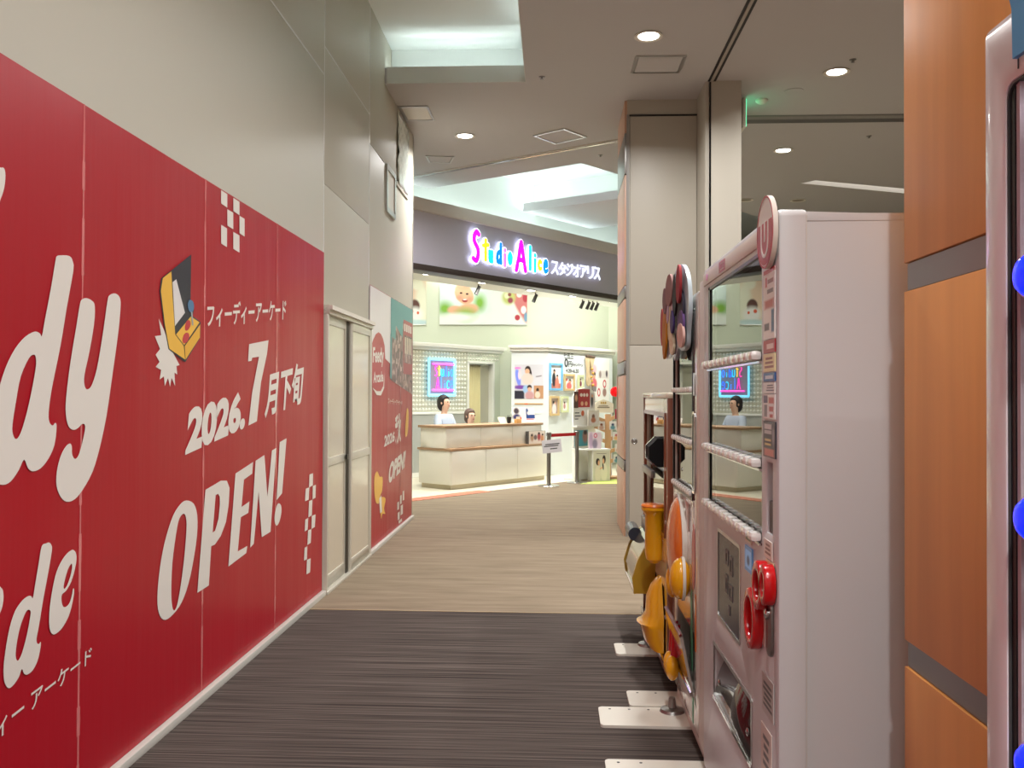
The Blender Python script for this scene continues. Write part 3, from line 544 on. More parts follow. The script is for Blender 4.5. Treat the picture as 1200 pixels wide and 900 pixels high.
# ================================================================ THE SHOP FRONT
fas = struct(root('wall_shopfront', P0, None, None, FA))
M_fas = mat('grey_fascia', (206, 203, 220), .5, bump=(.05, .003), vscale=(2, 2, 90))
obj('fascia_panel', MB().box((-2.6, 0, 3.15), (9, .26, 3.86)), M_fas, fas, None)
obj('cornice', MB().box((-2.6, -.05, 3.86), (9, .30, 4.03)), mat('cornice_grey', (230, 226, 222), .55), fas, 35, .006)
obj('bottom_trim', MB().box((-2.6, -.015, 3.067), (9, .27, 3.15)), mat('bronze_trim', (74, 64, 60), .4), fas, 35, .003)
obj('soffit', MB().box((-2.6, .27, 3.10), (9, .95, 3.16)), M_shopwhite, fas, None)
obj('soffit_upstand', MB().box((-2.6, .93, 3.16), (9, .97, 3.95)), M_shopwall, fas, None)
sc = struct(obj('ceiling_shop', MB().prism([(A20.x-1.2, A20.y-.8), (A20.x, 22), (-8, 22), (-8, 10.15), (A10.x, 10.15)], 3.93, 3.99), M_shopwhite, None, None))
sign = root('shop_sign', P0, 'lit colourful Studio Alice letters on the grey shop fascia', 'sign', FA)
LT = [('S', 1.037, 3.259, 1.25, 3.774, (255, 20, 200)), ('t', 1.253, 3.302, 1.452, 3.676, (255, 226, 40)), ('u', 1.394, 3.292, 1.535, 3.525, (30, 214, 232)), ('d', 1.557, 3.297, 1.743, 3.661, (20, 120, 240)), ('i', 1.716, 3.274, 1.85, 3.592, (255, 110, 190)), ('o', 1.83, 3.314, 1.979, 3.553, (30, 214, 232)),
      ('A', 2.011, 3.237, 2.309, 3.757, (255, 20, 200)), ('l', 2.321, 3.285, 2.446, 3.712, (20, 190, 240)), ('i', 2.448, 3.27, 2.561, 3.607, (40, 220, 220)), ('c', 2.549, 3.309, 2.702, 3.528, (255, 214, 40)), ('e', 2.689, 3.281, 2.858, 3.547, (20, 130, 245))]
M_halo = mat('white_lit_edge', (255, 255, 255), .4, emit=1.25, erg=(225, 232, 255))
STK = {'S': [[(.92, .92), (.6, 1.0), (.25, .86), (.22, .68), (.5, .55), (.8, .42), (.85, .22), (.55, .02), (.1, .08)]],
       't': [[(.5, 1.0), (.48, .5), (.5, .02)], [(.1, .72), (.5, .76), (.92, .78)]],
       'u': [[(.1, 1.0), (.1, .35), (.3, .04), (.65, .06), (.88, .35)], [(.9, 1.0), (.9, .4), (.92, 0)]],
       'd': [[(.82, .5), (.45, .58), (.12, .35), (.2, .06), (.55, .02), (.84, .25)], [(.86, 1.0), (.85, .5), (.9, 0)]],
       'i': [[(.5, .68), (.5, .35), (.5, 0)], [(.5, .94), (.5, .99)]],
       'o': [[(.5, 1.0), (.12, .75), (.1, .3), (.45, 0), (.85, .25), (.88, .72), (.5, 1.0)]],
       'A': [[(0, 0), (.28, .5), (.52, 1.0), (.75, .5), (1.0, .02)], [(.22, .36), (.5, .37), (.8, .36)]],
       'l': [[(.5, 1.0), (.5, .5), (.5, 0)]],
       'c': [[(.9, .85), (.55, 1.0), (.15, .75), (.12, .3), (.45, .0), (.9, .12)]],
       'e': [[(.12, .5), (.85, .56), (.75, .92), (.4, .98), (.1, .65), (.15, .2), (.5, 0), (.92, .16)]]}
def stroke_outline(p, r, n=6):
    """one rounded brush stroke as a closed outline"""
    P = []
    for i in range(len(p)-1):
        a, b, c, d = p[max(i-1, 0)], p[i], p[i+1], p[min(i+2, len(p)-1)]
        for k in range(4):
            t = k/4
            P.append(tuple(.5*((2*b[j])+(-a[j]+c[j])*t+(2*a[j]-5*b[j]+4*c[j]-d[j])*t*t+(-a[j]+3*b[j]-3*c[j]+d[j])*t**3) for j in (0, 1)))
    P.append(p[-1])
    return P
def stroke(mb, p, r, y0, y1, n=8):
    """rounded ribbon of radius r in the x-z plane between depths y0 and y1"""
    P = stroke_outline(p, r)
    for a, b in zip(P, P[1:]):
        dx, dz = b[0]-a[0], b[1]-a[1]; l = math.hypot(dx, dz) or 1e-6; nx, nz = -dz/l*r, dx/l*r
        q = [(a[0]+nx, a[1]+nz), (a[0]-nx, a[1]-nz), (b[0]-nx, b[1]-nz), (b[0]+nx, b[1]+nz)]
        mb.add([(u, y0, v) for u, v in q]+[(u, y1, v) for u, v in q], [(0, 1, 2, 3), (4, 5, 6, 7), (0, 1, 5, 4), (1, 2, 6, 5), (2, 3, 7, 6), (3, 0, 4, 7)])
    for a in P[::2]+[P[-1]]:
        q = [(a[0]+r*math.cos(2*math.pi*k/12), a[1]+r*math.sin(2*math.pi*k/12)) for k in range(12)]
        mb.add([(u, y0, v) for u, v in q]+[(u, y1, v) for u, v in q], [tuple(range(12)), tuple(range(12, 24))]+[(k, (k+1) % 12, 12+(k+1) % 12, 12+k) for k in range(12)])
for ch, s0, z0, s1, z1, col in LT:
    hl = MB(); fc = MB(); rr = .037 if ch in 'SA' else .030
    for st in STK[ch]:
        p = [(s0+.04+(s1-s0-.08)*a, z0+.045+(z1-z0-.09)*b) for a, b in st]
        stroke(hl, p, rr+.016, -.055, -.035); stroke(fc, p, rr, -.062, -.054)
    l_ = obj('sign_letter', hl, M_halo, sign, None)
    obj('letter_face', fc, mat('letter_%d_%d_%d' % col, col, .4, emit=1.5), l_, None)
for k, ch in enumerate('スタジオアリス'):
    a = 2.93+k*.198; zl = 3.315+.006*k; text('sign_letter', ch, [(a, zl), (a+.185, zl), (a+.185, zl+.21), (a, zl+.21)], 'y', -.05, M_halo, sign, .008, .02)
# shop-edge downlights and track spots
for i, (s, d) in enumerate(((.61, .35), (1.81, .38), (3.03, .42), (4.16, .39), (5.29, .33))):
    p = fp(s, d, 3.10); r_ = root('shop_downlight', p, '%s bright downlight under the shop fascia, counted from the left wall' % ('first', 'second', 'third', 'fourth', 'fifth')[i], 'downlight', 0, 'downlights under the fascia')
    link('trim_ring', dlm, M_white, r_); link('lens', dll, M_lens, r_)
    area('shop_edge_lamp', tuple(p+Vector((0, 0, -.03))), .16, .16, 28, (1, .98, .92), shape='DISK', spread=140)
for i, (s, d) in enumerate(((1.93, .60), (3.35, .60), (4.70, .60), (4.89, .60), (5.02, .60), (5.16, .60))):
    p = fp(s, d, 3.10); r_ = root('track_spotlight', p, ('lone dark spotlight above the baby picture', 'lone dark spotlight right of the kimono picture', 'first of four small spotlights in a row by the column', 'second of four small spotlights in a row by the column', 'third of four small spotlights in a row by the column', 'fourth of four small spotlights in a row by the column')[i], 'spotlight', 0, 'track spotlights')
    obj('stem', MB().cyl((0, 0, 0), (0, 0, -.05), .01), M_grey, r_); obj('spot_head', MB().cyl((.02, -.02, -.03), (-.035, -.03, -.16), .026, .032, 12), M_grey, r_)

# ---- interior walls
uw = struct(wbox('wall_shop_back', (-6, 18.5, 0), (1.13, 18.6, 3.95), M_shopwall))
struct(wallbar('wall_shop_side', (1.13, 18.55, 0), (2.9, 15.8, 0), 0, 3.95, .1, M_shopwall))
struct(wbox('wall_shop_left', (-6, 12.0, 0), (-5.9, 18.5, 3.95), M_shopwall))
lw = struct(root('wall_lattice', (-2.403, 15.0, 0), None, None, FA))
shape('partition', [[(-3.0, 0), (1.40, 0), (1.40, 1.97), (2.08, 1.97), (2.08, 0), (2.32, 0), (2.32, 2.22), (-3.0, 2.22)]], 'y', .05, .1, M_shopwall, lw)
obj('wainscot', MB().box((-3.0, -.012, .08), (1.40, 0, 1.06)), mat('wainscot_grey', (176, 178, 170), .5), lw, None)
obj('dado_rail', MB().box((-3.0, -.03, 1.06), (1.40, 0, 1.10)), M_shopwhite, lw, 35, .006)
obj('skirting', MB().box((-3.0, -.02, 0), (1.40, 0, .08)), M_shopwhite, lw, None)
obj('cornice', MB().box((-3.05, -.07, 2.22), (2.40, .12, 2.29)).box((-3.03, -.04, 2.17), (2.36, .0, 2.22)), M_shopwhite, lw, 35, .008)
lat = MB()
for i in range(int((2.3+3.0)/.075)):
    for j in range(int((2.16-1.11)/.075)):
        x = -3.0+.0375+i*.075; z = 1.11+.0375+j*.075
        if x > 1.36 and z < 2.02: continue
        if (x > 2.04 and z < 2.02): pass
        r_ = .031
        lat.add([(x-r_, -.004, z), (x, -.004, z-r_), (x+r_, -.004, z), (x, -.004, z+r_), (x, -.030, z)], [(0, 1, 4), (1, 2, 4), (2, 3, 4), (3, 0, 4)])
lo = obj('lattice_relief', lat, mat('lattice_white', (244, 244, 232), .5), lw, None); lo['kind'] = 'stuff'
obj('lattice_ground', MB().box((-3.0, -.004, 1.10), (1.38, 0, 2.17)), mat('lattice_dark_cream', (196, 196, 176), .7), lw, None)  # ground behind the relief in a darker cream
obj('door_trim', MB().box((1.37, -.02, 0), (1.41, .12, 2.0)).box((2.07, -.02, 0), (2.11, .12, 2.0)).box((1.37, -.02, 1.97), (2.11, .12, 2.01)), M_shopwhite, lw, 35, .004)
cu = root('doorway_curtain', (-2.403, 15.0, 0), 'pale yellow curtain hanging in the lattice wall doorway', 'curtain', FA)
v = []; f = []
for i in range(41):
    x = 1.42+.42*i/40
    for z in (.06, .9, 1.95): v.append((x, .10+.035*math.sin(i*1.15)*(1 if z < 1.5 else .7), z))
for i in range(40):
    for j in range(2): f.append((i*3+j, (i+1)*3+j, (i+1)*3+j+1, i*3+j+1))
o = obj('cloth', MB().add(v, f), mat('curtain_cream', (226, 216, 168), .8), cu, 60); o.modifiers.new('s', 'SOLIDIFY').thickness = .006
obj('curtain_rod', MB().cyl((1.40, .10, 1.955), (2.08, .10, 1.955), .01), M_white, cu)
obj('curtain_lining', MB().box((1.84, .10, .02), (2.07, .13, 1.96)), mat('doorway_grey', (190, 186, 166), .7), cu, None)
# ---- neon
nn = root('neon_sign', (-2.403, 15.0, 0), 'neon picture sign with sky-blue frame on the lattice wall', 'sign', FA)
obj('backing', MB().box((.33, -.05, 1.40), (.96, -.035, 2.0)), mat('neon_backing', (160, 162, 178), .4), nn, None)
def neon(pts, col, r=.016, s=2.0, closed=False):
    obj('neon_tube', MB().tube([(x, -.075, z) for x, z in pts], r), mat('neon_%d_%d_%d' % col, col, .4, emit=s), nn)
for a, b in (((.325, 1.39), (.965, 1.39)), ((.965, 1.39), (.965, 2.01)), ((.965, 2.01), (.325, 2.01)), ((.325, 2.01), (.325, 1.39))): neon((a, b), (120, 215, 255), .02)
neon(((.42, 1.93), (.95, 1.93)), (255, 90, 200)); neon(((.42, 1.48), (.95, 1.48)), (255, 90, 200))
def neon_word(txt, x0, z0, x1, z1, cols):
    for k, ch in enumerate(txt):
        w_ = (x1-x0)/len(txt); a = x0+k*w_
        for st in STK[ch]: neon([(a+w_*.1+w_*.8*p, z0+(z1-z0)*(q if ch in 'SAdlt' else q*.7)) for p, q in stroke_outline(st, 1)], cols[k % len(cols)], .0075)
neon_word('Studio', .46, 1.72, .93, 1.90, ((255, 60, 190), (255, 220, 60), (40, 210, 240), (60, 120, 255), (40, 210, 240), (60, 140, 255)))
neon_word('Alice', .50, 1.51, .93, 1.70, ((255, 60, 190), (60, 140, 255), (60, 140, 255), (40, 210, 240), (60, 120, 255)))
# ---- pictures: a board with a print
def picture(name, parent, s0, z0, s1, z1, y, base, blobs, th=.012, emit=0, rough=.35):
    m = printed('print_'+name, base, blobs, rough, emit)
    return obj(name, MB().box((s0, y-th, z0), (s1, y, z1)), m, parent, None)
SK = (226, 174, 140); HA = (44, 32, 30); WH = (244, 242, 238)
def wall_banner(x0, x1, z0, z1, base, blobs, label):
    r_ = root('wall_picture', (0, 18.5, 0), label, 'picture', 0)
    picture('canvas', r_, x0, z0, x1, z1, -.002, base, blobs, .02); obj('bottom_rail', MB().cyl((x0, -.02, z0-.012), (x1, -.02, z0-.012), .014, n=8), M_alu, r_)
GR = (128, 180, 62)
wall_banner(-3.9, -2.67, 2.86, 3.85, (238, 206, 180), [('e', .84, .85, .10, .13, 0, (244, 240, 220), .2), ('e', .93, .4, .12, .5, 0, (238, 236, 214), .3), ('e', .80, .38, .09, .14, 0, (92, 48, 34), .15), ('e', .80, .20, .14, .16, 0, (246, 244, 240), .3), ('e', .75, .27, .03, .04, 0, (226, 90, 50), .3), ('e', .86, .24, .02, .03, 0, (226, 90, 50), .3), ('e', .8, .04, .3, .06, 0, (200, 224, 226), .4)],
            'hanging picture of a cake in an ornate frame, cut off by the hoarding')
wall_banner(-2.39, -.575, 2.86, 3.85, (214, 232, 226), [
    ('r', .80, .5, .24, .6, 0, (232, 240, 234), .3), ('e', .2, .1, .4, .16, 0, (240, 246, 240), .5), ('e', .06, .33, .08, .13, 0, GR, .6), ('e', .46, .45, .06, .16, 0, GR, .6),
    ('e', .18, .30, .09, .09, 20, SK, .2), ('e', .33, .32, .11, .12, -30, SK, .2), ('e', .28, .63, .105, .215, 10, SK, .08), ('e', .272, .78, .085, .07, 10, (206, 156, 124), .5), ('e', .245, .655, .016, .020, 0, HA, .25), ('e', .315, .635, .016, .020, 0, HA, .25), ('e', .29, .50, .034, .04, 10, (160, 50, 52), .15), ('e', .29, .52, .024, .014, 10, WH, .3), ('e', .23, .56, .03, .045, 0, (232, 150, 126), .8), ('e', .345, .53, .03, .045, 0, (232, 150, 126), .8),
    ('e', .30, .20, .10, .12, 0, GR, .7), ('e', .22, .14, .2, .09, 0, (242, 246, 240), .5),
    ('e', .93, .55, .10, .6, 12, (206, 120, 120), .15), ('e', .93, .80, .05, .12, 0, (240, 220, 210), .3), ('e', .98, .55, .03, .09, 0, (180, 40, 60), .2), ('e', .91, .62, .03, .06, 0, (246, 238, 230), .2), ('e', .96, .3, .03, .08, 0, (246, 238, 230), .2), ('e', .89, .14, .03, .06, 0, (180, 40, 60), .2), ('e', .985, .15, .02, .1, 0, (120, 160, 190), .2),
    ('e', .79, .56, .075, .15, 0, (198, 204, 120), .25), ('e', .77, .60, .03, .06, 0, (236, 236, 200), .3), ('e', .81, .50, .03, .06, 0, (150, 60, 80), .3), ('e', .80, .62, .02, .04, 0, (140, 70, 60), .3)],
            'hanging picture of a smiling baby with a kimono and flowers')
# ---- block with posters
blk = struct(root('wall_block', (0, 0, 0), None, None))
poly = [(-.756, 15.645), (-.105, 15.59), (1.10, 17.19), (1.0, 18.3), (-.756, 18.3)]
obj('block', MB().prism(poly, 0, 2.19), mat('block_white', (222, 229, 229), .5), blk, None)
def grow(p, d):
    c = Vector((sum(q[0] for q in p)/len(p), sum(q[1] for q in p)/len(p))); return [tuple(Vector(q)+(Vector(q)-c).normalized()*d) for q in p]
obj('cornice', MB().prism(grow(poly, .10), 2.22, 2.268).prism(grow(poly, .055), 2.17, 2.22), M_shopwhite, blk, 35, .006)
obj('rail', MB().box((-.77, 15.60, 1.075), (-.105, 15.65, 1.105)), M_shopwhite, blk, None)
struct(wallbar('wall_niche', (-1.10, 16.86, 0), (-.70, 16.86, 0), 0, 2.24, .06, M_shopwall))
PW = (-.105, 15.59, -.07)
def frame(parent, s0, z0, s1, z1, m, w_=.035, d=.03):
    shape('frame', [rect(s0, z0, s1, z1), rect(s0+w_, z0+w_, s1-w_, z1-w_)], 'y', -d/2, d, m, parent)
M_goldf = mat('pale_gold_frame', (206, 180, 130), .4); M_greenf = mat('pale_green_frame', (204, 212, 168), .4); M_bluef = mat('sky_blue_frame', (110, 180, 224), .4)
FR = [(.005, 1.479, .357, 1.934, M_bluef, 'sky-blue framed photo of a child in dark kimono beside another', [('r', .5, .1, .5, .12, 0, (196, 120, 100), .2), ('e', .36, .74, .10, .09, 0, HA, .2), ('e', .36, .66, .09, .07, 0, SK, .2), ('e', .32, .38, .17, .30, 0, (40, 40, 52), .15), ('e', .64, .52, .10, .08, 0, HA, .2), ('e', .64, .46, .09, .06, 0, SK, .2), ('e', .62, .24, .18, .24, 0, (216, 130, 110), .15)]),
      (.407, 1.476, .708, 1.76, M_goldf, 'gold framed photo of a child in pink, right of the blue frame', [('e', .6, .60, .16, .16, 0, HA, .2), ('e', .58, .52, .13, .12, 0, SK, .2), ('e', .5, .22, .30, .28, 0, (220, 110, 110), .2), ('e', .2, .7, .12, .12, 0, (200, 80, 80), .3)]),
      (.812, 1.518, .98, 1.751, M_greenf, 'narrow pale framed photo of a child in dark red under the lettering', [('e', .5, .68, .2, .14, 0, HA, .2), ('e', .5, .58, .16, .1, 0, SK, .2), ('e', .5, .28, .3, .3, 0, (120, 30, 60), .2)]),
      (.013, 1.057, .267, 1.383, M_goldf, 'gold framed photo of a couple in white below the blue frame', [('r', .5, .5, .5, .5, 0, (168, 146, 136), .1), ('e', .4, .72, .13, .1, 0, HA, .2), ('e', .62, .66, .12, .09, 0, SK, .2), ('e', .5, .3, .3, .34, 0, (236, 226, 226), .2)]),
      (.327, 1.107, .53, 1.38, M_greenf, 'pale green framed photo of a small child, lower row', [('e', .5, .56, .13, .1, 0, SK, .2), ('e', .5, .64, .14, .08, 0, (90, 60, 50), .2), ('e', .5, .34, .2, .2, 0, (190, 130, 130), .2)])]
for s0, z0, s1, z1, m, lb, bl_ in FR:
    r_ = root('framed_photo', PW, lb, 'photo', FA, 'framed photos on the poster wall'); r_.scale = (1.05,)*3
    frame(r_, s0, z0, s1, z1, m); picture('photo', r_, s0+.03, z0+.03, s1-.03, z1-.03, -.004, WH, bl_, .008)
wt = root('wall_lettering', PW, 'black campaign lettering painted above the framed photos', 'lettering', FA); wt.scale = (1.05,)*3
M_ink = mat('ink', (52, 56, 60), .5)
text('word', '七五三', [(.404, 2.02), (.70, 2.02), (.70, 2.12), (.404, 2.12)], 'y', -.004, M_ink, wt, .02)
text('word', '0', [(.43, 1.875), (.54, 1.875), (.54, 2.02), (.43, 2.02)], 'y', -.004, M_ink, wt, .03)
text('word', '円', [(.55, 1.88), (.65, 1.88), (.65, 1.98), (.55, 1.98)], 'y', -.004, M_ink, wt, .02)
text('word', 'キャンペーン', [(.66, 1.89), (.98, 1.89), (.98, 1.96), (.66, 1.96)], 'y', -.004, M_ink, wt, .035)
text('word', '4.20~6.30', [(.477, 1.785), (.85, 1.785), (.85, 1.85), (.477, 1.85)], 'y', -.004, M_ink, wt, .02)
km = root('hanging_sash', PW, 'beige braided sash hanging from a dark rod on the poster wall', 'ornament', FA); km.scale = (1.05,)*3
obj('rod', MB().cyl((1.02, -.04, 2.08), (1.28, -.04, 2.07), .018), mat('dark_rod', (90, 66, 54), .5), km)
shape('sash', [[(1.03, 2.06), (1.12, 2.07), (1.12, 1.8), (1.17, 1.62), (1.10, 1.56), (1.05, 1.62), (1.06, 1.8)]], 'y', -.03, .03, mat('sash_beige', (208, 184, 146), .7), km, 3)
shape('sash', [[(1.14, 2.06), (1.27, 2.06), (1.24, 1.95), (1.20, 1.85), (1.16, 1.95)]], 'y', -.03, .03, mat('sash_beige', (208, 184, 146), .7), km, 3)
for k in range(5): obj('tassel_ball', MB().ball((1.20+.03*math.sin(k*2), -.04, 1.86-.07*k), .028, 10, 6), mat('tassel_gold', (196, 150, 70), .5), km)
wp = root('wall_poster', PW, 'white poster of a girl in pink at the right end of the poster wall', 'poster', FA); wp.scale = (1.05,)*3
picture('sheet', wp, 1.19, 1.30, 1.79, 2.06, -.003, (242, 240, 236), [('e', .2, .74, .14, .12, 0, (240, 190, 200), .4), ('e', .2, .62, .08, .06, 0, HA, .2), ('e', .2, .56, .07, .05, 0, SK, .2), ('e', .2, .40, .15, .13, 0, (222, 110, 120), .2), ('r', .2, .28, .12, .06, 0, (140, 130, 130), .1), ('r', .68, .62, .28, .09, 0, (226, 220, 216), .05), ('e', .52, .62, .06, .08, 0, (150, 130, 126), .3), ('e', .86, .64, .05, .08, 0, (70, 60, 66), .3), ('e', .75, .40, .09, .10, 0, (205, 70, 80), .1), ('e', .75, .40, .05, .06, 0, (242, 240, 236), .1), ('e', .45, .2, .08, .1, 0, (205, 70, 80), .1), ('e', .45, .2, .04, .06, 0, (242, 240, 236), .1), ('e', .75, .2, .10, .1, 0, (160, 120, 110), .2)], .006)
BF = (-.756, 15.645, -.07); BR = math.atan2(-.05, .62)
bp_ = root('wall_poster', BF, 'large grey poster of a seated girl on the block beside the counter', 'poster', BR); bp_.scale = (1.05,)*3
picture('sheet', bp_, .055, 1.335, .535, 1.905, -.004, (208, 208, 214), [('e', .46, .86, .10, .10, 0, HA, .15), ('e', .55, .66, .05, .20, 0, HA, .15), ('e', .44, .80, .08, .08, 0, SK, .15), ('e', .45, .58, .20, .17, 0, (216, 204, 194), .12), ('e', .12, .62, .08, .26, 12, (120, 140, 240), .2), ('e', .17, .70, .05, .13, 0, (255, 220, 220), .3), ('e', .10, .90, .12, .03, 0, (240, 130, 210), .3), ('e', .2, .34, .22, .06, 0, (120, 70, 160), .3), ('r', .16, .12, .18, .12, 0, (44, 44, 56), .15), ('e', .40, .28, .11, .12, 20, (150, 186, 220), .2), ('r', .84, .2, .17, .19, 0, (186, 142, 106), .04), ('e', .8, .26, .05, .06, 0, HA, .2), ('e', .8, .12, .09, .10, 0, (226, 206, 186), .2), ('e', .52, .34, .08, .07, 0, HA, .2), ('e', .52, .28, .07, .06, 0, SK, .2), ('e', .52, .10, .15, .13, 0, (196, 150, 150), .2), ('r', .84, .66, .10, .02, 8, (150, 146, 150), .2)], .006)
picture('caption_strip', bp_, .055, 1.24, .535, 1.33, -.004, (236, 234, 222), [('r', .5, .12, .5, .14, 0, (196, 160, 110), .05), ('r', .4, .12, .06, .10, 0, (220, 110, 60), .1)], .006)
# ---- reception counter
KP = (-1.519, 13.09, 0); KA = math.atan2(.790, .613)
ct = root('reception_counter', KP, 'cream two-tier reception counter with brown edge trims', 'counter', KA)
M_cream = mat('cream_laminate', (232, 229, 216), .4, bump=(.08, .002), vscale=(2, 2, 60)); M_trim = mat('brown_edge', (168, 136, 104), .45)
obj('lower_body', MB().box((0, 0, .07), (2.26, .34, .57)).box((0, .34, .07), (.04, .667, .57)), M_cream, ct, 35, .004)
for k in range(3):
    a = .01+k*.75; obj('front_panel', MB().box((a, -.012, .075), (min(a+.744, 2.255), 0, .565)), M_cream, ct, 35, .003)
obj('end_panel', MB().box((-.012, .01, .075), (0, .66, .565)), M_cream, ct, 35, .003)
obj('plinth', MB().box((.03, .03, 0), (2.24, .33, .07)).box((.03, .33, 0), (.06, .64, .07)), mat('plinth_beige', (196, 184, 156), .5), ct, None)
obj('lower_trim', MB().box((-.02, -.02, .57), (2.28, .38, .605)).box((-.02, .38, .57), (.05, .69, .605)), M_trim, ct, 35, .004)
obj('upper_body', MB().box((0, .11, .605), (2.26, .36, .905)).box((0, .36, .605), (.04, .64, .905)), M_cream, ct, 35, .004)
for k in range(3):
    a = .01+k*.75; obj('front_panel', MB().box((a, .10, .61), (min(a+.744, 2.255), .11, .90)), M_cream, ct, 35, .003)
obj('counter_top', MB().box((-.02, .085, .905), (2.28, .68, .94)), M_trim, ct, 35, .004)
br = [(1.79, .93, .26, .26, 'white brochure stand with dark blue pages at the counter end', [('e', .3, .75, .2, .2, 0, (70, 60, 70), .3), ('e', .3, .35, .28, .2, 0, (54, 52, 104), .3), ('e', .55, .25, .1, .12, 0, (210, 60, 60), .3), ('e', .75, .6, .15, .3, 0, (226, 226, 232), .3)]),
      (2.09, .93, .20, .25, 'white and navy brochure card beside the brochure stand', [('e', .25, .7, .15, .25, 0, (70, 90, 140), .2), ('r', .5, .38, .5, .13, 0, (40, 72, 140), .1), ('e', .4, .62, .14, .12, 0, (236, 226, 220), .3), ('r', .5, .2, .4, .03, 0, (210, 60, 80), .2)])]
for s0, z0, w_, h, lb, bl_ in br:
    r_ = root('brochure_stand', (*(Vector(KP)+Vector((.613, .79, 0))*(s0+w_/2)-Vector((.79, -.613, 0))*.3)[:2], .94), lb, 'brochure', KA-.35)
    o = picture('card', r_, -w_/2, .005, w_/2, h, .0, WH, bl_, .012); o.rotation_euler = (R(-8), 0, 0)
    obj('easel', MB().box((-w_/2, -.03, 0), (w_/2, .08, .008)).box((-.02, .05, 0), (.02, .06, h*.7)), M_white, r_, None)
def on_counter(s, d, z=.94): return tuple(Vector(KP)+Vector((.613, .79, 0))*s-Vector((.79, -.613, 0))*d+Vector((0, 0, z)))
r_ = root('memo_stand', on_counter(1.53, .3), 'small white slanted card stand on the counter top', 'card', KA)
obj('card', MB().add([(-.09, 0, 0), (.09, 0, 0), (.08, .05, .10), (-.1, .05, .10), (-.09, .012, 0), (.09, .012, 0), (.08, .058, .10), (-.1, .058, .10)], [(0, 1, 2, 3), (4, 5, 6, 7), (0, 1, 5, 4), (1, 2, 6, 5), (2, 3, 7, 6), (3, 0, 4, 7)]), M_white, r_, None); obj('foot', MB().box((-.06, .02, 0), (.06, .09, .006)), M_white, r_, None)
r_ = root('pen_cup', on_counter(1.655, .3), 'black pen cup on the counter top', 'cup', KA); obj('cup', MB().lathe((0, 0, 0), [(.03, 0), (.04, .10), (.036, .10), (.028, .01)], 16), M_black, r_)
for k in range(3): obj('pen', MB().cyl((-.01+.01*k, .005*k, .01), (-.025+.025*k, .01, .13), .004, n=6), M_grey, r_)
r_ = root('wooden_holder', on_counter(1.76, .2), 'small wooden holder beside the black pen cup', 'holder', KA); obj('block', MB().box((-.06, -.03, 0), (.06, .03, .07)), mat('holder_wood', (212, 164, 100), .5), r_, 35, .006); obj('card', MB().box((-.045, -.005, .07), (.05, .0, .11)), M_white, r_, None)
r_ = root('flyer_box', tuple(Vector(KP)+Vector((.613, .79, 0))*2.02-Vector((.79, -.613, 0))*(.045)+Vector((0, 0, .605))), 'flyer box with child photos on the counter ledge', 'box', KA)
picture('front', r_, -.20, 0, .22, .205, -.02, (232, 222, 212), [('e', .2, .5, .10, .3, 0, (190, 150, 120), .3), ('e', .18, .68, .06, .10, 0, HA, .2), ('e', .4, .5, .1, .2, 0, (110, 90, 90), .3), ('e', .62, .55, .10, .32, 0, (180, 60, 70), .3), ('e', .62, .8, .06, .1, 0, HA, .2), ('e', .82, .4, .1, .3, 0, (214, 150, 110), .3), ('e', .85, .7, .05, .08, 0, HA, .2)], .01)
obj('sides', MB().box((-.21, -.03, 0), (-.20, .03, .205)).box((.22, -.03, 0), (.23, .03, .205)).box((-.21, .02, 0), (.23, .03, .205)), M_grey, r_, None)
# ---- stanchions
def stanchion(x, y, h, label, belt=None):
    r_ = root('queue_post', (x, y, 0), label, 'post', 0, 'steel queue posts')
    obj('base', MB().lathe((0, 0, 0), [(.165, 0), (.165, .012), (.15, .022), (.04, .035)], 28), M_chrome, r_)
    obj('post', MB().cyl((0, 0, .03), (0, 0, h-.06), .032, n=20), M_alu2, r_); obj('head', MB().lathe((0, 0, h-.06), [(.032, 0), (.04, .004), (.04, .05), (.03, .06)], 20), M_alu2, r_)
    return r_
s1 = stanchion(-.087, 13.766, .83, 'steel queue post carrying the white notice'); s2 = stanchion(.358, 14.338, .83, 'steel queue post beside the display boards')
bd = Vector((.445, .572, 0)).normalized(); bel = obj('belt', MB().add([], []).add([tuple(Vector((0, 0, z))+bd*a+Vector((-bd.y, bd.x, 0))*o_) for z in (.755, .805) for a in (.04, .69) for o_ in (-.002, .002)], [(0, 1, 3, 2), (4, 5, 7, 6), (0, 2, 6, 4), (1, 3, 7, 5), (0, 1, 5, 4), (2, 3, 7, 6)]), mat('red_belt', (190, 20, 30), .6), s1, None)
nt_ = root('paper_notice', (-.03, 13.71, .52), 'white paper notice hung tilted on the queue post', 'notice', R(8))
o = obj('sheet', MB().box((-.15, -.002, 0), (.15, .002, .20)), mat('paper', (226, 224, 232), .6), nt_, None); o.rotation_euler = (0, R(-6), 0)
for k, (a, b, z) in enumerate(((-.10, .12, .125), (-.12, .10, .098), (-.03, .08, .055))):
    q = obj('text_line', MB().box((a, -.0045, z), (b, -.002, z+.014)), M_ink, nt_, None); q.rotation_euler = (0, R(-6), 0)
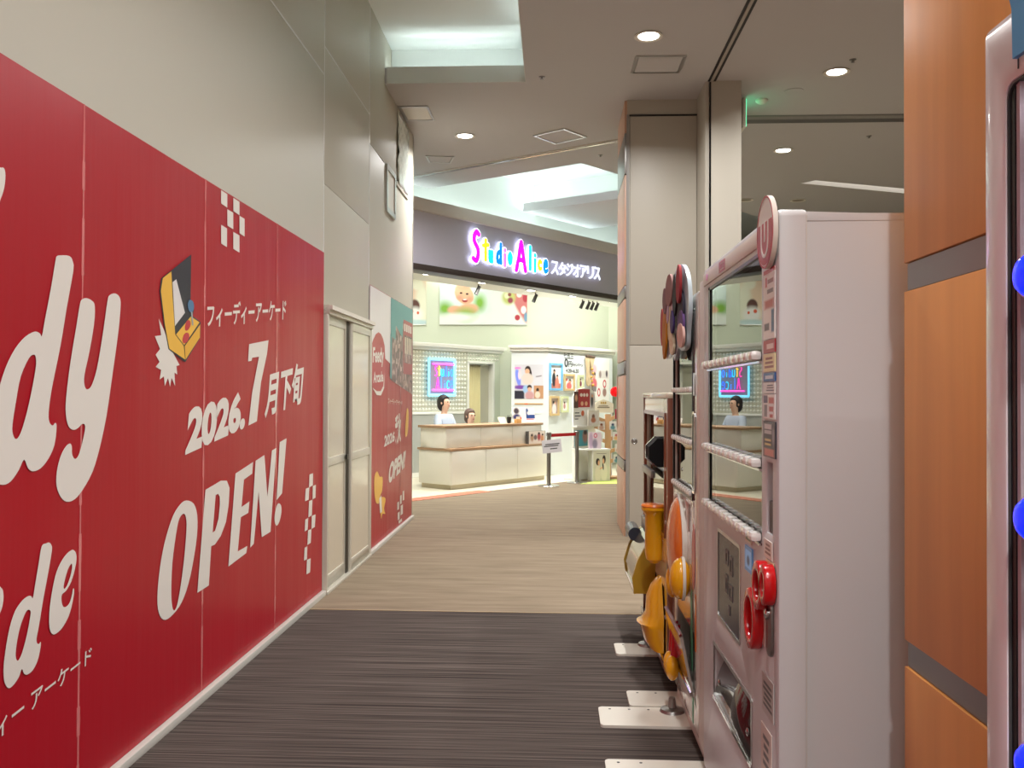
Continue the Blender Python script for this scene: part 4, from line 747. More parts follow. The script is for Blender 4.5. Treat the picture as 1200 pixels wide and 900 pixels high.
# ---- freestanding display boards
DP = (.30, 14.75, 0)
r_ = root('display_board', DP, 'tall white display board with a red panel and child photos', 'board', FA)
shape('board', [[(.0, .0), (.62, .0), (.62, 1.40), (.56, 1.48), (.34, 1.53), (.08, 1.49), (.0, 1.38)]], 'y', .0, .02, M_shopwhite, r_)
obj('foot', MB().box((.05, -.10, 0), (.09, .22, .02)).box((.53, -.10, 0), (.57, .22, .02)), M_white, r_, None)
picture('red_panel', r_, .13, 1.20, .46, 1.50, -.012, (184, 50, 52), [('e', .25, .68, .12, .1, 0, (250, 230, 220), .1), ('e', .5, .68, .1, .1, 0, (250, 230, 220), .2), ('e', .75, .68, .1, .1, 0, (250, 230, 220), .2), ('e', .32, .2, .12, .12, 0, (236, 190, 150), .2), ('e', .68, .2, .12, .12, 0, (236, 190, 150), .2)], .006)
picture('photo', r_, .01, 1.19, .125, 1.46, -.012, (90, 60, 56), [('e', .5, .6, .3, .2, 0, SK, .3)], .006); picture('photo', r_, .465, 1.18, .61, 1.44, -.012, (224, 218, 214), [('e', .4, .5, .25, .4, 0, (70, 64, 68), .3), ('e', .45, .8, .2, .1, 0, SK, .3)], .006)
obj('text_line', MB().box((.04, -.016, 1.10), (.16, -.011, 1.115)).box((.04, -.016, 1.05), (.20, -.011, 1.065)).box((.04, -.016, 1.0), (.13, -.011, 1.012)), M_ink, r_, None)
shape('crest', [ell(.26, 1.10, .04, .045)], 'y', -.014, .006, mat('crest_orange', (206, 110, 70), .5), r_)
obj('sill', MB().box((-.01, -.09, .87), (.63, .01, .90)), M_shopwhite, r_, 35, .004)
picture('photo', r_, .03, .555, .40, .82, -.012, (70, 150, 160), [('e', .8, .6, .2, .4, 0, (150, 110, 96), .3), ('e', .8, .85, .12, .14, 0, HA, .3)], .006)
r_ = root('tilted_frame', tuple(Vector(DP)+T*.42+N*.115+Vector((0, 0, .895))), 'white framed photo leaning on the display board ledge', 'photo', FA)
frame(r_, -.17, 0, .15, .25, M_white, .03, .02); picture('photo', r_, -.145, .025, .125, .225, -.002, (232, 226, 222), [('e', .5, .6, .16, .2, 0, (120, 80, 60), .3), ('e', .5, .3, .26, .22, 0, (190, 120, 90), .3)], .008)
obj('strut', MB().box((-.03, .01, 0), (.03, .10, .015)), M_white, r_, None); r_.location.z = .90
r_ = root('arched_sign', (.66, 15.55, 0), 'cream arched sign board behind the wooden tree display', 'sign', .25); r_.scale = (.62, 1, 1)
shape('board', [[(0, 1.10), (.60, 1.10), (.60, 1.25), (.48, 1.29), (.30, 1.33), (.12, 1.29), (0, 1.25)]], 'y', 0, .025, mat('arch_cream', (232, 226, 204), .5), r_)
obj('leg', MB().box((.04, -.01, 0), (.08, .015, 1.10)), M_white, r_, None); obj('leg', MB().box((.52, -.01, 0), (.56, .015, 1.10)), M_white, r_, None)
for k in range(3): shape('flower', [ell(.24+.06*k, 1.27, .025, .02, 10)], 'y', -.016, .006, mat('gold_flower', (196, 166, 90), .5), r_)
obj('text_line', MB().box((.12, -.018, 1.18), (.48, -.013, 1.20)).box((.16, -.018, 1.21), (.44, -.013, 1.222)), mat('grey_ink', (150, 142, 120), .5), r_, None)
r_ = root('tree_display', (.90, 15.22, 0), 'wooden tree-shaped stand hung with small photo cards', 'display', .25)
M_birch = mat('birch', (214, 168, 122), .5)
obj('trunk', MB().box((-.05, -.015, 0), (.05, .015, 1.08)), M_birch, r_, 35, .004); obj('base', MB().box((-.22, -.14, 0), (.22, .14, .03)), M_birch, r_, 35, .004)
for k, (sx, z) in enumerate(((-1, .62), (1, .66), (-1, .80), (1, .84), (-1, .96), (1, 1.0), (1, .45), (1, .28))):
    obj('branch', MB().add([(0, -.012, z-.05), (0, -.012, z+.02), (sx*.24, -.012, z+.10), (sx*.24, -.012, z+.05), (0, .012, z-.05), (0, .012, z+.02), (sx*.24, .012, z+.10), (sx*.24, .012, z+.05)], [(0, 1, 2, 3), (4, 5, 6, 7), (0, 1, 5, 4), (1, 2, 6, 5), (2, 3, 7, 6), (3, 0, 4, 7)]), M_birch, r_, None)
for k, (x, z) in enumerate(((-.16, .70), (-.18, .55), (.14, .72), (.18, .52), (.08, .90), (.2, .88), (-.12, .90), (.15, .34), (.2, .18))):
    picture('photo_card', r_, x-.06, z-.08, x+.06, z+.06, -.018, (230, 226, 220), [('e', .5, .6, .2, .16, 0, [(150, 90, 60), (60, 70, 110), (190, 100, 110)][k % 3], .3), ('e', .5, .25, .35, .25, 0, [(210, 170, 150), (100, 150, 160), (226, 180, 120)][k % 3], .3)], .006)
r_ = root('picture_box', (.62, 14.62, 0), 'white cube stand with a print of two girls in white', 'box', .3)
obj('cube', MB().box((0, 0, 0), (.30, .24, .50)), M_shopwhite, r_, 35, .004); obj('lid', MB().box((-.28, -.01, .50), (.31, .25, .525)), M_shopwhite, r_, 35, .003)
obj('support', MB().box((-.27, .02, 0), (-.24, .22, .50)), M_shopwhite, r_, None)
picture('print', r_, .01, .01, .29, .49, -.001, (212, 206, 190), [('e', .28, .22, .18, .30, 0, (228, 216, 200), .12), ('e', .66, .28, .2, .32, 0, (232, 222, 206), .12), ('e', .28, .64, .12, .12, 0, HA, .12), ('e', .34, .60, .06, .09, 0, SK, .2), ('e', .66, .72, .10, .14, 0, HA, .12), ('e', .62, .66, .06, .09, 0, SK, .2), ('e', .60, .48, .04, .12, 10, HA, .15), ('e', .48, .42, .10, .03, 20, SK, .2), ('r', .5, .92, .3, .008, 0, (120, 110, 100), .2)], .004)
r_ = root('leaflet_stand', (.55, 14.68, .525), 'pink leaflet standing on the white cube stand', 'leaflet', .3)
o = picture('leaflet', r_, 0, 0, .22, .27, 0, (232, 214, 224), [('e', .2, .5, .14, .5, 0, (196, 170, 196), .3), ('e', .55, .8, .14, .14, 0, (216, 80, 120), .15), ('e', .55, .8, .08, .08, 0, (240, 220, 226), .15), ('e', .5, .3, .2, .3, 0, (150, 140, 160), .3)], .01); obj('foot', MB().box((.02, -.02, 0), (.20, .06, .006)), M_white, r_, None)

# ================================================================ MACHINES ALONG THE RIGHT
def front(name, outs, x, d, m, par, bev=0, sm=None): return shape(name, outs, 'X', x, d, m, par, sm, bev)
def rprint(name, parent, y0, z0, y1, z1, x, base, blobs, th=.003, emit=0):
    """print on a face that looks towards -X; u runs from far to near"""
    o = picture(name, None, 0, 0, y1-y0, z1-z0, 0, base, blobs, th, emit)
    o.parent = parent; o.matrix_parent_inverse = Matrix.Translation(parent.location).inverted()
    o.rotation_euler = (0, 0, -math.pi/2); o.location = (x, y1, z0); return o
BAR = (70, 66, 70)
def bars(n, col=BAR, x=.5, w_=.40, z0=.15, z1=.85, t=None):
    t = t or (z1-z0)/n*.28
    return [('r', x, z0+(z1-z0)*(k+.5)/n, w_*(1-.25*((k*7) % 3)/2), t, 0, col, .15) for k in range(n)]

# ---------------- near drinks machine with white buttons
m1 = root('drinks_machine', (.9, 2.83, 0), 'large white drinks vending machine with three rows of white buttons', 'vending machine')
Y0, Y1, HT = 2.24, 3.33, 1.855
obj('cabinet', MB().box((.62, Y0+.012, .07), (1.28, Y0+.03, HT)).box((.62, Y1+.05, .07), (1.28, Y1+.07, HT)).box((.62, Y0+.012, HT-.02), (1.28, Y1+.07, HT)).box((.62, Y0+.012, .07), (1.28, Y1+.07, .09)).box((1.25, Y0+.012, .07), (1.28, Y1+.07, HT)), M_machine, m1, 35, .003)
obj('rear_cover', MB().box((1.28, Y0+.04, .10), (1.34, Y1, HT-.03)), M_machine2, m1, 35, .004)
front('door', [rrect(Y0, .055, Y1, HT, .012), rrect(2.41, 1.005, 3.235, 1.785, .015), rrect(2.69, .665, 3.05, .95, .012), rrect(2.53, .375, 3.115, .552, .008), rrect(2.29, 1.04, 2.365, 1.235, .008)], .585, .07, M_machine, m1, .008)
obj('edge_post', MB().box((.552, Y1+.002, .075), (.63, Y1+.13, HT-.02)), M_machine2, m1, 35, .012)
obj('edge_seal', MB().box((.619, Y0+.003, .06), (.622, Y0+.012, HT-.005)), M_white, m1, None)
obj('header_strip', MB().box((.545, 2.40, 1.80), (.551, Y1-.005, 1.845)), M_white, m1, 35, .002)
front('header_mark', [ell(3.24, 1.825, .02, .012)], .5435, .001, mat('pink_mark', (236, 150, 214), .3), m1)
front('header_mark', [rect(2.90, 1.806, 3.0, 1.842), rect(2.912, 1.812, 2.988, 1.836)], .5435, .001, mat('pink_line', (190, 90, 100), .3), m1)
for k in range(3): front('header_mark', [rect(2.925+.022*k, 1.816, 2.935+.022*k, 1.832)], .5435, .001, mat('pink_line', (190, 90, 100), .3), m1)
obj('window_gasket', MB().box((.5485, 3.205, 1.005), (.553, 3.235, 1.785)).box((.5485, 2.41, 1.775), (.553, 3.235, 1.785)).box((.5485, 2.41, 1.003), (.553, 3.235, 1.008)), M_black, m1, None)
obj('window_glass', MB().box((.553, 2.41, 1.005), (.558, 3.235, 1.785)), M_glass, m1, None)
obj('display_chamber', MB().box((.80, 2.41, 1.0), (.81, 3.24, 1.79)).box((.615, 2.40, 1.0), (.81, 2.41, 1.79)).box((.615, 3.24, 1.0), (.81, 3.25, 1.79)).box((.615, 2.40, .99), (.81, 3.25, 1.0)).box((.615, 2.40, 1.79), (.81, 3.25, 1.80)), M_inner, m1, None)
btn = bmesh_of(MB().box((-.032, -.030, -.0135), (0, .030, .0135)), 50, .0125)
for z in (1.508, 1.221, 1.024):
    obj('button_rail', MB().box((.543, 2.412, z-.021), (.5525, 3.234, z-.015)).box((.59, 2.42, z-.02), (.78, 3.23, z-.012)), M_chrome, m1, None)
    copies('selection_button', btn, M_pearl, m1, [(.553, 2.445+.0755*k, z) for k in range(11)])
obj('lightbox_panel', MB().box((.551, 2.69, .665), (.556, 3.05, .95)), mat('dark_lightbox', (70, 72, 80), .25, spec=.2), m1, None)
front('lightbox_frame', [rrect(2.684, .659, 3.056, .956, .014), rrect(2.694, .669, 3.046, .946, .010)], .5505, .004, M_alu, m1)
for k, (y, z, w_, h) in enumerate(((2.80, .84, .05, .06), (2.87, .86, .05, .05), (2.80, .76, .06, .05), (2.88, .77, .04, .06), (2.84, .71, .03, .03))):
    front('lightbox_mark', [rect(y, z, y+w_, z+h), rect(y+.012, z+.012, y+w_-.012, z+h-.012)], .5500, .001, mat('faint_mark', (92, 92, 98), .4), m1)
obj('delivery_well', MB().box((.75, 2.50, .36), (.76, 3.14, .57)).box((.62, 2.50, .36), (.76, 2.53, .57)).box((.62, 3.115, .36), (.76, 3.14, .57)).box((.62, 2.50, .36), (.76, 3.14, .375)).box((.62, 2.50, .555), (.76, 3.14, .57)), M_black, m1, None)
fv = []; ff = []
for i in range(9):
    a = i/8; z = .378+.150*a; x = .556+.05*a*a
    fv += [(x, 2.545, z), (x, 3.10, z)]
for i in range(8): ff.append((2*i, 2*i+1, 2*i+3, 2*i+2))
fo = obj('delivery_flap', MB().add(fv, ff), mat('smoked_flap', (52, 50, 48), .10, coat=.7), m1, 60); fo.modifiers.new('s', 'SOLIDIFY').thickness = .006
for y in (2.60, 3.04): obj('flap_stud', MB().lathe((.556, y, .44), [(.012, 0), (.012, -.004), (.006, -.007)], 12, 'x'), M_chrome, fo)
obj('flap_lip', MB().box((.545, 2.525, .366), (.556, 3.12, .376)), M_chrome, m1, None)
front('well_frame', [rrect(2.522, .367, 3.123, .560, .010), rrect(2.534, .379, 3.111, .548, .008)], .5505, .006, M_alu, m1)
def ring(yc, zc, ry, rz, t, name, x=.534, d=.03, back=True):
    o = front(name, [ell(yc, zc, ry, rz, 28), ell(yc, zc, ry-t, rz-t*1.3, 28)], x, d, M_redpl, m1, .006)
    return o
c_ = ring(2.435, .805, .060, .076, .012, 'coin_return_ring'); front('return_cup', [ell(2.435, .805, .050, .064, 24)], .548, .008, mat('deep_red', (120, 8, 14), .2, coat=.4), m1); front('return_label', [rect(2.415, .78, 2.455, .83)], .5435, .001, mat('pink_label', (222, 120, 124), .3), m1)
ring(2.345, .912, .048, .058, .012, 'coin_guide_ring'); ring(2.278, .927, .030, .046, .010, 'coin_guide_ring')
obj('coin_chute', MB().box((.535, 2.325, .90), (.55, 2.365, .925)), M_black, m1, 35, .004)
cs = front('lock_plate', [rrect(2.278, .745, 2.325, .885, .02)], .546, .010, M_alu2, m1, .003); obj('lock_barrel', MB().lathe((.541, 2.302, .85), [(.016, 0), (.016, -.008), (.008, -.010)], 14, 'x'), M_chrome, cs)
obj('note_reader', MB().box((.575, 2.29, 1.04), (.58, 2.365, 1.235)), M_black, m1, None); obj('note_mouth', MB().box((.556, 2.30, 1.05), (.576, 2.355, 1.13)), M_grey, m1, 35, .004)
rprint('price_screen', m1, 2.51, .905, 2.60, .975, .549, (90, 130, 170), [('r', .5, .5, .42, .36, 0, (120, 170, 215), .05), ('e', .5, .45, .2, .2, 0, (60, 80, 110), .3)], .004, .25)
rprint('sticker', m1, 2.52, .985, 2.60, 1.01, .549, (226, 216, 200), [('r', .5, .5, .4, .2, 0, (90, 140, 90), .2)])
for (y0, z0, y1, z1, base, bl_) in (
    (2.255, 1.545, 2.375, 1.725, (236, 228, 224), [('r', .5, .97, .5, .03, 0, (190, 40, 50), .05), ('r', .25, .82, .08, .07, 0, (200, 60, 60), .1), ('r', .62, .82, .25, .03, 0, (150, 90, 90), .1), ('r', .6, .68, .26, .03, 0, (130, 110, 110), .1), ('r', .5, .50, .40, .06, 0, (196, 80, 80), .3), ('r', .82, .25, .12, .16, 0, (60, 96, 140), .1), ('r', .3, .18, .22, .05, 0, (90, 70, 80), .2)]),
    (2.255, 1.510, 2.375, 1.543, (176, 40, 52), bars(1, (236, 200, 196), .6, .3)),
    (2.255, 1.462, 2.375, 1.508, (238, 222, 170), bars(3, (150, 80, 60), .5, .4)),
    (2.255, 1.437, 2.375, 1.459, (40, 96, 160), bars(1, (220, 230, 240), .5, .35)),
    (2.255, 1.407, 2.375, 1.434, (232, 226, 222), bars(3, (110, 106, 110), .6, .34)),
    (2.255, 1.342, 2.375, 1.404, (234, 228, 226), [('r', .2, .8, .18, .16, 0, (96, 92, 112), .05), ('r', .2, .32, .14, .25, 0, (130, 126, 128), .1), ('r', .7, .75, .22, .12, 0, (200, 90, 90), .2), ('r', .7, .4, .18, .10, 0, (190, 70, 70), .2), ('r', .7, .12, .14, .07, 0, (190, 70, 70), .2)]),
    (2.250, 1.243, 2.378, 1.335, (52, 48, 62), [('r', .4, .85, .3, .07, 0, (206, 200, 204), .2), ('r', .4, .7, .3, .05, 0, (190, 186, 190), .2), ('r', .4, .48, .25, .03, 0, (210, 180, 110), .2), ('r', .4, .36, .25, .03, 0, (210, 180, 110), .2), ('r', .5, .14, .4, .10, 0, (206, 120, 110), .2), ('e', .85, .6, .08, .25, 0, (140, 136, 150), .4)]),
    (2.285, .985, 2.37, 1.03, (226, 214, 206), bars(3, (130, 90, 90), .5, .35)), (2.27, .945, 2.35, .98, (222, 206, 170), bars(2, (150, 120, 90), .5, .35)), (2.262, .895, 2.34, .94, (226, 216, 214), bars(3, (120, 60, 100), .5, .35)),
    (2.36, .75, 2.44, .83, (220, 204, 196), bars(3, (190, 120, 90), .5, .3)), (2.27, .58, 2.39, .68, (190, 184, 180), bars(5, (70, 66, 66), .5, .4)), (2.29, .42, 2.40, .545, (218, 202, 194), bars(4, (96, 84, 84), .5, .3))):
    rprint('sticker', m1, y0, z0, y1, z1, .549, base, bl_)
us = front('oval_sign', [ell(2.298, 1.815, .088, .092, 32)], .538, .012, M_white, m1)
M_ured = mat('sign_red', (176, 34, 48), .35)
front('sign_red_field', [[(2.298+.078*math.cos(t), 1.808+.076*math.sin(t)) for t in [R(25-230*k/24) for k in range(25)]]], .5315, .001, M_ured, us)
def arc(r0, r1, yc, zc, h): return [(yc+r1, zc+h)]+[(yc+r1*math.cos(R(-k*180/14)), zc+r1*math.sin(R(-k*180/14))) for k in range(15)]+[(yc-r1, zc+h), (yc-r0, zc+h)]+[(yc-r0*math.cos(R(-k*180/14)), zc+r0*math.sin(R(-k*180/14))) for k in range(15)]+[(yc+r0, zc+h)]
front('sign_ring', [ell(2.298, 1.815, .088, .092, 32), ell(2.298, 1.815, .083, .087, 32)], .5315, .001, M_ured, us)
front('sign_letter_u', [arc(.031, .040, 2.298, 1.79, .05)], .5305, .001, M_white_print, us)
front('sign_bar', [rrect(2.293, 1.79, 2.303, 1.845, .004)], .5305, .001, M_white_print, us)
front('red_badge', [ell(2.33, .415-.06, .03, .05, 20)], .548, .004, M_ured, m1)
for y in (Y0+.1, Y1-.05):
    for x in (.66, 1.2): obj('foot', MB().cyl((x, y, 0), (x, y, .07), .03), M_grey, m1)
obj('kick_plate', MB().box((.60, Y0+.03, .008), (.61, Y1+.06, .058)), M_grey, m1, None)

# ---------------- machine at the right edge with blue lit buttons
m0 = root('drinks_machine', (.9, .6, 0), 'white drinks vending machine with blue lit buttons at the right edge', 'vending machine')
obj('cabinet', MB().box((.62, .0, .07), (1.24, .02, 1.86)).box((.62, 1.145, .07), (1.24, 1.165, 1.86)).box((.62, 0, 1.84), (1.24, 1.165, 1.86)).box((.62, 0, .07), (1.24, 1.165, .09)).box((1.22, 0, .07), (1.24, 1.165, 1.86)), M_machine, m0, 35, .003)
front('door', [rrect(-.02, .055, 1.17, 1.862, .006), rrect(.10, .80, 1.125, 1.785, .02)], .585, .07, mat('machine_cool_white', (226, 218, 220), .25, coat=.5), m0, .004)
obj('door_seam', MB().box((.5485, 1.087, 1.79), (.5495, 1.0885, 1.862)), M_grey, m0, None)
front('window_gasket', [rrect(.10, .80, 1.125, 1.785, .02), rrect(.106, .806, 1.119, 1.779, .018)], .575, .045, M_grey, m0)
obj('gasket_gap', MB().box((.555, 1.108, .806), (.5585, 1.118, 1.779)), M_black, m0, None)
obj('inner_jamb', MB().box((.557, 1.10, .806), (.592, 1.118, 1.779)), mat('purple_grey_interior', (186, 172, 180), .5), m0, None)
obj('chamber_side', MB().box((.62, 1.10, .80), (.64, 1.125, 1.785)), M_black, m0, None)
obj('display_chamber', MB().box((.80, .10, .79), (.81, 1.13, 1.79)).box((.655, .10, .79), (.66, 1.095, 1.50)).box((.62, 1.125, .79), (.81, 1.135, 1.79)).box((.62, .09, .79), (.81, .10, 1.79)).box((.62, .09, 1.785), (.81, 1.135, 1.795)).box((.62, .09, .78), (.81, 1.135, .79)), mat('purple_grey_interior', (186, 172, 180), .5), m0, None)
obj('window_glass', MB().box((.592, .10, .80), (.597, 1.125, 1.785)), glass('clear_glass', (.85, .85, .86), 1.45), m0, None)
for z in (1.541, 1.259, .975):
    obj('product_shelf', MB().box((.60, .11, z-.030), (.79, 1.09, z-.022)), M_machine2, m0, 35, .002)
    obj('shelf_front', MB().box((.578, .11, z-.030), (.590, 1.099, z+.012)), M_white, m0, 35, .003)
    for k in range(6):
        y = 1.062-.155*k
        h_ = obj('button_housing', MB().lathe((.572, y, z), [(.034, 0), (.034, -.014), (.027, -.026)], 24, 'x'), M_pearl, m0); obj('blue_lens', MB().lathe((.550, y, z), [(.024, 0), (.024, -.006), (.019, -.012), (.010, -.015)], 24, 'x'), mat('blue_lens', (10, 40, 255), .15, emit=1.3), h_)
for z0, z1 in ((1.30, 1.41), (1.03, 1.12)):
    sc_ = obj('price_rail', MB().box((.588, .12, z0-.03), (.590, 1.06, z0+.13)), mat('clear_grey_rail', (158, 148, 154), .3), m0, None)
    obj('rail_band', MB().box((.586, .12, z1+.02), (.588, 1.10, z1+.035)), mat('band_grey', (186, 178, 180), .3), m0, None)
ys_ = shape('arrow_strip', [rrect(.571, 1.285, .584, 1.415, .002)], 'y', 1.0985, .002, mat('strip_yellow', (236, 206, 60), .4), m0)
for k in range(4): shape('red_arrow', [[(.574, 1.402-.026*k), (.574, 1.388-.026*k), (.581, 1.395-.026*k)]], 'y', 1.097, .0006, M_ured, ys_)
text('strip_word', 'お買', [(.572, 1.288), (.583, 1.288), (.583, 1.300), (.572, 1.300)], 'y', 1.097, M_ured, ys_, .03)
area('display_lamp', (.63, .60, 1.775), .03, .95, 7, (1, .97, 1))
bt = root('sample_bottle', (.70, 1.055, 1.519), 'white sample bottle inside the machine at the right edge', 'bottle', 0)
obj('bottle', MB().lathe((0, 0, 0), [(.028, 0), (.031, .01), (.031, .10), (.022, .14), (.013, .16), (.013, .185)], 20), mat('milky_bottle', (226, 220, 224), .2, coat=.4), bt); obj('cap', MB().cyl((0, 0, .185), (0, 0, .205), .015, n=16), M_white, bt)
front('blue_header', [[(1.10, 1.90), (1.085, 1.86), (1.083, 1.80), (.4, 1.80), (.4, 1.98), (1.115, 1.98)]], .543, .006, mat('sky_blue_print', (84, 158, 210), .3), m0)
for y in (.1, 1.08):
    for x in (.66, 1.18): obj('foot', MB().cyl((x, y, 0), (x, y, .07), .03), M_grey, m0)

# ---------------- second machine: grey-white, round header board
m2 = root('snack_machine', (.9, 3.86, 0), 'narrow grey-white vending machine with a round header board', 'vending machine')
obj('cabinet', MB().box((.62, 3.49, .10), (1.25, 3.51, 1.80)).box((.62, 4.21, .10), (1.25, 4.23, 1.80)).box((.62, 3.49, 1.78), (1.25, 4.23, 1.80)).box((.62, 3.49, .10), (1.25, 4.23, .12)).box((1.23, 3.49, .10), (1.25, 4.23, 1.80)), M_machine2, m2, 35, .003)
front('door', [rrect(3.48, .09, 4.24, 1.80, .012), rrect(3.63, .985, 4.205, 1.74, .012), rrect(3.58, .20, 4.10, .46, .02), rrect(3.70, .83, 3.765, .955, .006)], .585, .06, mat('m2_enamel', (214, 206, 196), .15, coat=.7), m2, .006)
front('window_gasket', [rrect(3.622, .977, 4.213, 1.748, .016), rrect(3.636, .991, 4.199, 1.734, .012)], .556, .010, M_black, m2)
obj('window_glass', MB().box((.566, 3.63, .985), (.571, 4.205, 1.74)), M_glass, m2, None)
obj('display_chamber', MB().box((.80, 3.62, .98), (.81, 4.21, 1.75)).box((.615, 3.61, .98), (.81, 3.62, 1.75)).box((.615, 4.21, .98), (.81, 4.22, 1.75)), M_inner, m2, None)
btn2 = bmesh_of(MB().box((-.024, -.022, -.012), (0, .022, .012)), 50, .010)
for z in (1.425, 1.21, 1.005):
    obj('button_rail', MB().box((.556, 3.634, z-.019), (.565, 4.20, z-.013)), M_chrome, m2, None)
    copies('selection_button', btn2, M_pearl, m2, [(.563, 3.665+.057*k, z) for k in range(10)])
obj('note_reader', MB().box((.575, 3.70, .83), (.58, 3.765, .955)), M_black, m2, None)
front('mirror_panel', [rrect(3.555, 1.02, 3.60, 1.33, .02)], .553, .006, M_black, m2); front('panel_rim', [rrect(3.548, 1.012, 3.607, 1.338, .024), rrect(3.558, 1.022, 3.597, 1.328, .018)], .552, .010, M_chrome, m2)
front('name_plate', [rrect(3.57, 1.40, 3.60, 1.49, .008)], .553, .005, M_alu, m2)
dm = MB(); dm.ball((.548, 3.96, .755), 1, 24, 14, (.055, .175, .205)); obj('orange_dome', dm, M_orange, m2, 60)
front('dome_rim', [ell(3.96, .755, .185, .215, 36), ell(3.96, .755, .172, .202, 36)], .550, .03, M_white, m2)
dm = MB(); dm.ball((.52, 3.735, .645), 1, 20, 12, (.045, .055, .085)); obj('yellow_knob', dm, M_yellow, m2, 60)
front('knob_band', [ell(3.735, .645, .060, .090, 28)], .53, .012, M_white, m2)
dm = MB(); dm.ball((.53, 4.03, .575), 1, 18, 10, (.035, .045, .075)); obj('yellow_knob', dm, M_yellow, m2, 60)
front('pink_print', [ell(3.60, .76, .035, .13, 24)], .553, .002, mat('pale_red_print', (206, 120, 116), .3), m2)
front('green_print', [[(3.62, .30), (3.66, .30), (3.68, .60), (3.64, .62)]], .553, .002, mat('green_print', (90, 150, 110), .3), m2); front('orange_print', [rect(3.535, .40, 3.56, .62)], .553, .002, M_orange, m2)
front('green_print', [rect(3.60, .10, 3.63, .20)], .553, .002, mat('green_print', (90, 150, 110), .3), m2)
fl2 = obj('delivery_flap', MB().add([(.545, 3.60, .22), (.545, 4.08, .22), (.50, 4.08, .44), (.50, 3.60, .44), (.555, 3.60, .22), (.555, 4.08, .22), (.51, 4.08, .45), (.51, 3.60, .45)], [(0, 1, 2, 3), (4, 5, 6, 7), (0, 1, 5, 4), (1, 2, 6, 5), (2, 3, 7, 6), (3, 0, 4, 7)]), mat('clear_flap', (150, 138, 130), .08, coat=.7), m2, None)
obj('flap_edge', MB().cyl((.545, 3.60, .215), (.545, 4.08, .215), .008, n=8), M_chrome, m2); obj('flap_edge', MB().cyl((.503, 3.60, .445), (.503, 4.08, .445), .007, n=8), mat('dark_red_edge', (110, 24, 28), .3), m2)
for k, (y, m_) in enumerate(((3.96, M_redpl), (4.03, M_redpl))):
    obj('support_leg', MB().cyl((.535, y, .40), (.525, y-.01, .26), .018, n=12), m_, m2); obj('support_foot', MB().ball((.515, y-.015, .215), 1, 16, 10, (.03, .045, .055)), M_yellow, m2, 60)
obj('kick_plate', MB().box((.575, 3.49, .012), (.585, 4.22, .088)), M_machine2, m2, None)
for y in (3.55, 4.16):
    for x in (.66, 1.2): obj('foot', MB().cyl((x, y, .012), (x, y, .10), .025), M_grey, m2)
# header board: plain overlapping colour plates stand in for its printed figures
hb = root('header_board', (.55, 3.9, 1.60), 'lumpy cut-out header board in mixed colours atop the narrow machine', 'board')
oc = [(3.60, 1.66), (3.62, 1.60), (3.74, 1.585), (3.86, 1.60), (3.98, 1.555), (4.08, 1.60), (4.22, 1.57), (4.36, 1.62), (4.44, 1.72), (4.42, 1.80), (4.34, 1.86), (4.20, 1.90), (4.06, 1.93), (3.92, 1.945), (3.78, 1.95), (3.66, 1.91), (3.58, 1.84), (3.56, 1.74)]
front('back_board', [oc], .535, .016, mat('board_edge', (180, 196, 204), .3), hb, 0, 3)
for k, (y, z, ry, rz, c) in enumerate(((4.36, 1.73, .06, .09, (178, 40, 44)), (4.24, 1.70, .07, .13, (192, 128, 44)), (4.20, 1.84, .08, .06, (128, 92, 96)), (4.02, 1.87, .12, .07, (150, 108, 104)), (4.06, 1.72, .08, .08, (226, 216, 176)), (3.98, 1.63, .07, .05, (232, 222, 190)), (3.86, 1.83, .06, .09, (30, 24, 26)), (3.72, 1.86, .06, .08, (158, 50, 56)), (3.74, 1.74, .10, .10, (40, 34, 48)), (3.70, 1.69, .08, .06, (98, 70, 120)), (3.68, 1.645, .09, .05, (214, 176, 166)), (3.92, 1.72, .05, .05, (70, 56, 110)), (3.98, 1.80, .05, .05, (216, 210, 226)), (4.12, 1.78, .04, .05, (206, 196, 216)))):
    front('colour_plate', [ell(y, z, ry, rz, 20, 8*(k % 3))], .521-.0035*(k % 4), .010, mat('header_%d' % k, c, .65, spec=.2), hb)

# ---------------- third machine: brown frame, yellow fittings
m3 = root('candy_machine', (.9, 4.86, 0), 'low brown-framed toy vending machine with yellow fittings', 'vending machine')
obj('side_panel', MB().box((.535, 4.275, .10), (1.20, 4.305, 1.405)), M_brown, m3, 35, .008); obj('side_panel', MB().box((.535, 5.42, .10), (1.20, 5.45, 1.405)), M_brown, m3, 35, .008)
obj('cabinet', MB().box((.60, 4.305, .12), (1.18, 5.42, .14)).box((1.16, 4.305, .12), (1.18, 5.42, 1.40)), M_brown, m3, None)
obj('top_rim', MB().box((.530, 4.27, 1.385), (1.20, 5.455, 1.415)), mat('cream_enamel', (226, 218, 196), .2, coat=.6), m3, 35, .012)
front('front_panel', [rect(4.306, .46, 5.419, 1.384), rect(4.40, .72, 5.36, 1.30)], .565, .05, mat('m3_enamel', (220, 208, 184), .18, coat=.7), m3)
obj('window_glass', MB().box((.560, 4.40, .72), (.565, 5.36, 1.30)), M_glass, m3, None); obj('display_back', MB().box((.85, 4.31, .46), (.86, 5.41, 1.38)), mat('m3_back', (170, 160, 140), .5), m3, None)
front('window_frame', [rrect(4.385, .705, 5.375, 1.315, .01), rrect(4.405, .725, 5.355, 1.295, .01)], .540, .016, M_brown, m3)
for y in (4.50, 4.95, 5.2): obj('frame_bolt', MB().lathe((.529, 4.29, .15+y-4.3), [(.010, 0), (.010, -.003), (.005, -.006)], 10, 'x'), M_chrome, m3)
for z in (1.22, .98, .62, .50, .36, .25): obj('side_bolt', MB().lathe((.60+.02*(z > .9), 4.275, z), [(.013, 0), (.013, -.004), (.006, -.007)], 12, 'y'), M_chrome, m3)
